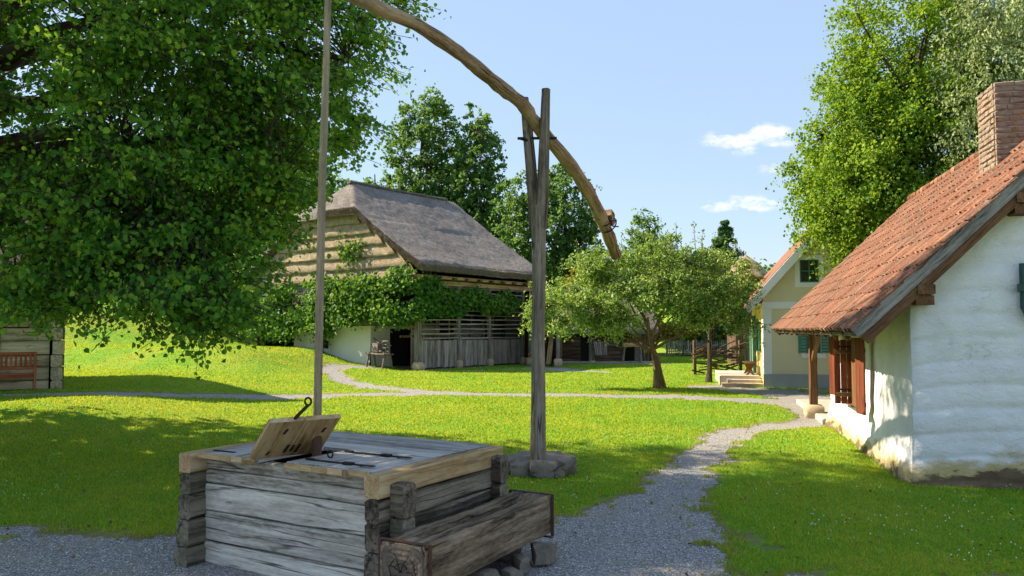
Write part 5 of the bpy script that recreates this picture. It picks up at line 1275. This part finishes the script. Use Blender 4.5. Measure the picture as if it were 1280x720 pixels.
far = [
 ('ash_tree', 'tallest feathery tree behind the barn ridge, left of the pair', (-7.4,66), 22.5, [((-7.3,66,16),(3.2,3,6.4)),((-6.6,66,10),(4.0,3,4))], 'ash_leaf', 330, 50, .27),
 ('ash_tree', 'second feathery tree behind the barn, right of the pair', (-3.0,64), 20, [((-2.9,64,14.3),(2.3,2.4,6.0)),((-2.4,64,8.5),(3.2,2.6,4))], 'ash_leaf', 280, 50, .26),
 ('broadleaf_tree', 'green tree behind the forked post, right of the barn roof', (3.6,58), 14, [((3.4,58,9.6),(3.2,2.6,5.0)),((.6,58,9.4),(2.0,2,4.6)),((5.2,58,6.6),(2.0,2,3))], 'ash_leaf', 300, 46, .23),
 ('broadleaf_tree', 'loose green tree standing above the apple tree', (8.7,50), 9.6, [((8.6,50,6.2),(1.9,1.8,2.0)),((8.4,50,8.0),(.9,.9,1.7)),((9.6,50,5.4),(1.5,1.4,1.4))], 'ash_leaf', 150, 40, .18),
 ('broadleaf_tree', 'low dark tree far behind the shed roof', (2.5,74), 9, [((2.5,74,5.5),(4.5,3,3.6))], 'ash_leaf', 160, 46, .3),
 ('broadleaf_tree', 'green tree far behind between apple tree and shed', (9.5,80), 7, [((9.5,80,4.8),(4,3,2.6))], 'linden', 150, 46, .3),
 ('broadleaf_tree', 'rounded tree far behind the farmhouse tower', (18,72), 6, [((18.5,72,4.2),(4,3,2.6))], 'linden', 150, 46, .3),
]
for i, (nm, lb, (x, y), H, bl, lm, nc, per, ls) in enumerate(far):
    z0 = gz(x, y)
    tree(nm, lb, 'tree', (x, y, z0-.1), (x, y, H*.86), .2+H*.008, [(b[0], b[1]) for b in bl], int(nc*1.7), per, ls, M[lm], M['tree_bark'], 60+i, .62, 9, BG, .2, .5, .5, .7, .75, twig=.03)
# hillside wood on the left, each tree its own
r = random.Random(14)
hl = ['behind the barn gable, nearest the thatch','left of the gable, second from the barn','on the rise above the grassy bank','high on the hillside left of the barn','at the hill foot behind hanging boughs','far up the hill behind the linden','at the left of the hillside wood','on the hill crest far behind']
for i, (x, y, h) in enumerate(((-13,72,11),(-20,76,12),(-27,66,11),(-16,92,15),(-34,80,14),(-26,98,16),(-46,84,15),(-8,100,13))):
    z0 = gz(x, y); rr = r.uniform(3.6,4.8)
    tree('hillside_tree', 'dark woodland tree '+hl[i], 'tree', (x,y,z0-.2), (x,y,z0+h), .32, [((x,y,z0+h*.62),(rr,rr*.8,h*.42)),((x+1,y,z0+h*.4),(rr*1.1,rr*.8,h*.3))], 170, 42, .34, M['ash_leaf'] if i%2 else M['linden'], M['tree_bark'], 100+i, .8, 7, BG, .2, .55, twig=.04)
spruce('dark pointed spruce rising behind the apple tree and farmhouse', (16.4,61,gz(16.4,61)), 10.6, 4.6, 5)
spruce('smaller spruce just left of the tall spruce', (15.3,68,gz(15.3,68)), 7.6, 2.6, 6)
tree('yellow_shrub', 'tall bright yellow green shrub beside the barn roof end', 'shrub', G0(4.9,54), (4.9,54,4), .08, [((4.9,54,4.6),(1.5,1.2,1.7))], 90, 46, .2, M['yellow_leaf'], M['tree_bark'], 51, .4, 5)
tree('yellow_shrub', 'yellow green shrub in front of the far picket fence', 'shrub', G0(12.6,59), (12.6,59,1.5), .05, [((13.0,59.6,1.7),(3.2,1.0,.9))], 110, 50, .2, M['yellow_leaf'], M['tree_bark'], 52, .35, 5)
tree('leafy_bush', 'dark leafy bush at the left foot of the barn', 'bush', G0(-14.2,46), (-14.2,46,2.5), .08, [((-14.3,46,2.9),(1.6,1.3,1.5))], 90, 46, .16, M['vine_leaf'], M['tree_bark'], 53, .4, 6)
tree('yellow_shrub', 'wide yellow green hedge behind the firewood rack', 'shrub', G0(10.2,62), (10.2,62,1.5), .05, [((10.2,62,1.9),(2.6,.9,1.0))], 110, 50, .2, M['yellow_leaf'], M['tree_bark'], 54, .35, 5)
# distant wood closing the horizon: no single tree can be told apart
def wood_belt():
    rng = np.random.default_rng(77); pts = []; outs = []
    for k in range(2600):
        a = rng.uniform(-.9,.9); d = rng.uniform(120,200); x = d*math.tan(a)*1.0; y = d; h = (4+4*float(fbm(x*.04, 3, 2, 3)))*(1 if x > -15 else 2); z = gz(x,y)+rng.uniform(0,h)
        n = 26; pts.append(np.array([x,y,z])+rng.normal(size=(n,3))*np.array([1.6,1.6,1.1]))
    P = np.concatenate(pts); o = leaves('distant_wood', P, 1.1, rng, M['ash_leaf'], None, .3, .8, .8)
    tag(o, 'distant green wood closing the view behind the meadow', 'wood', kind='stuff')
wood_belt()
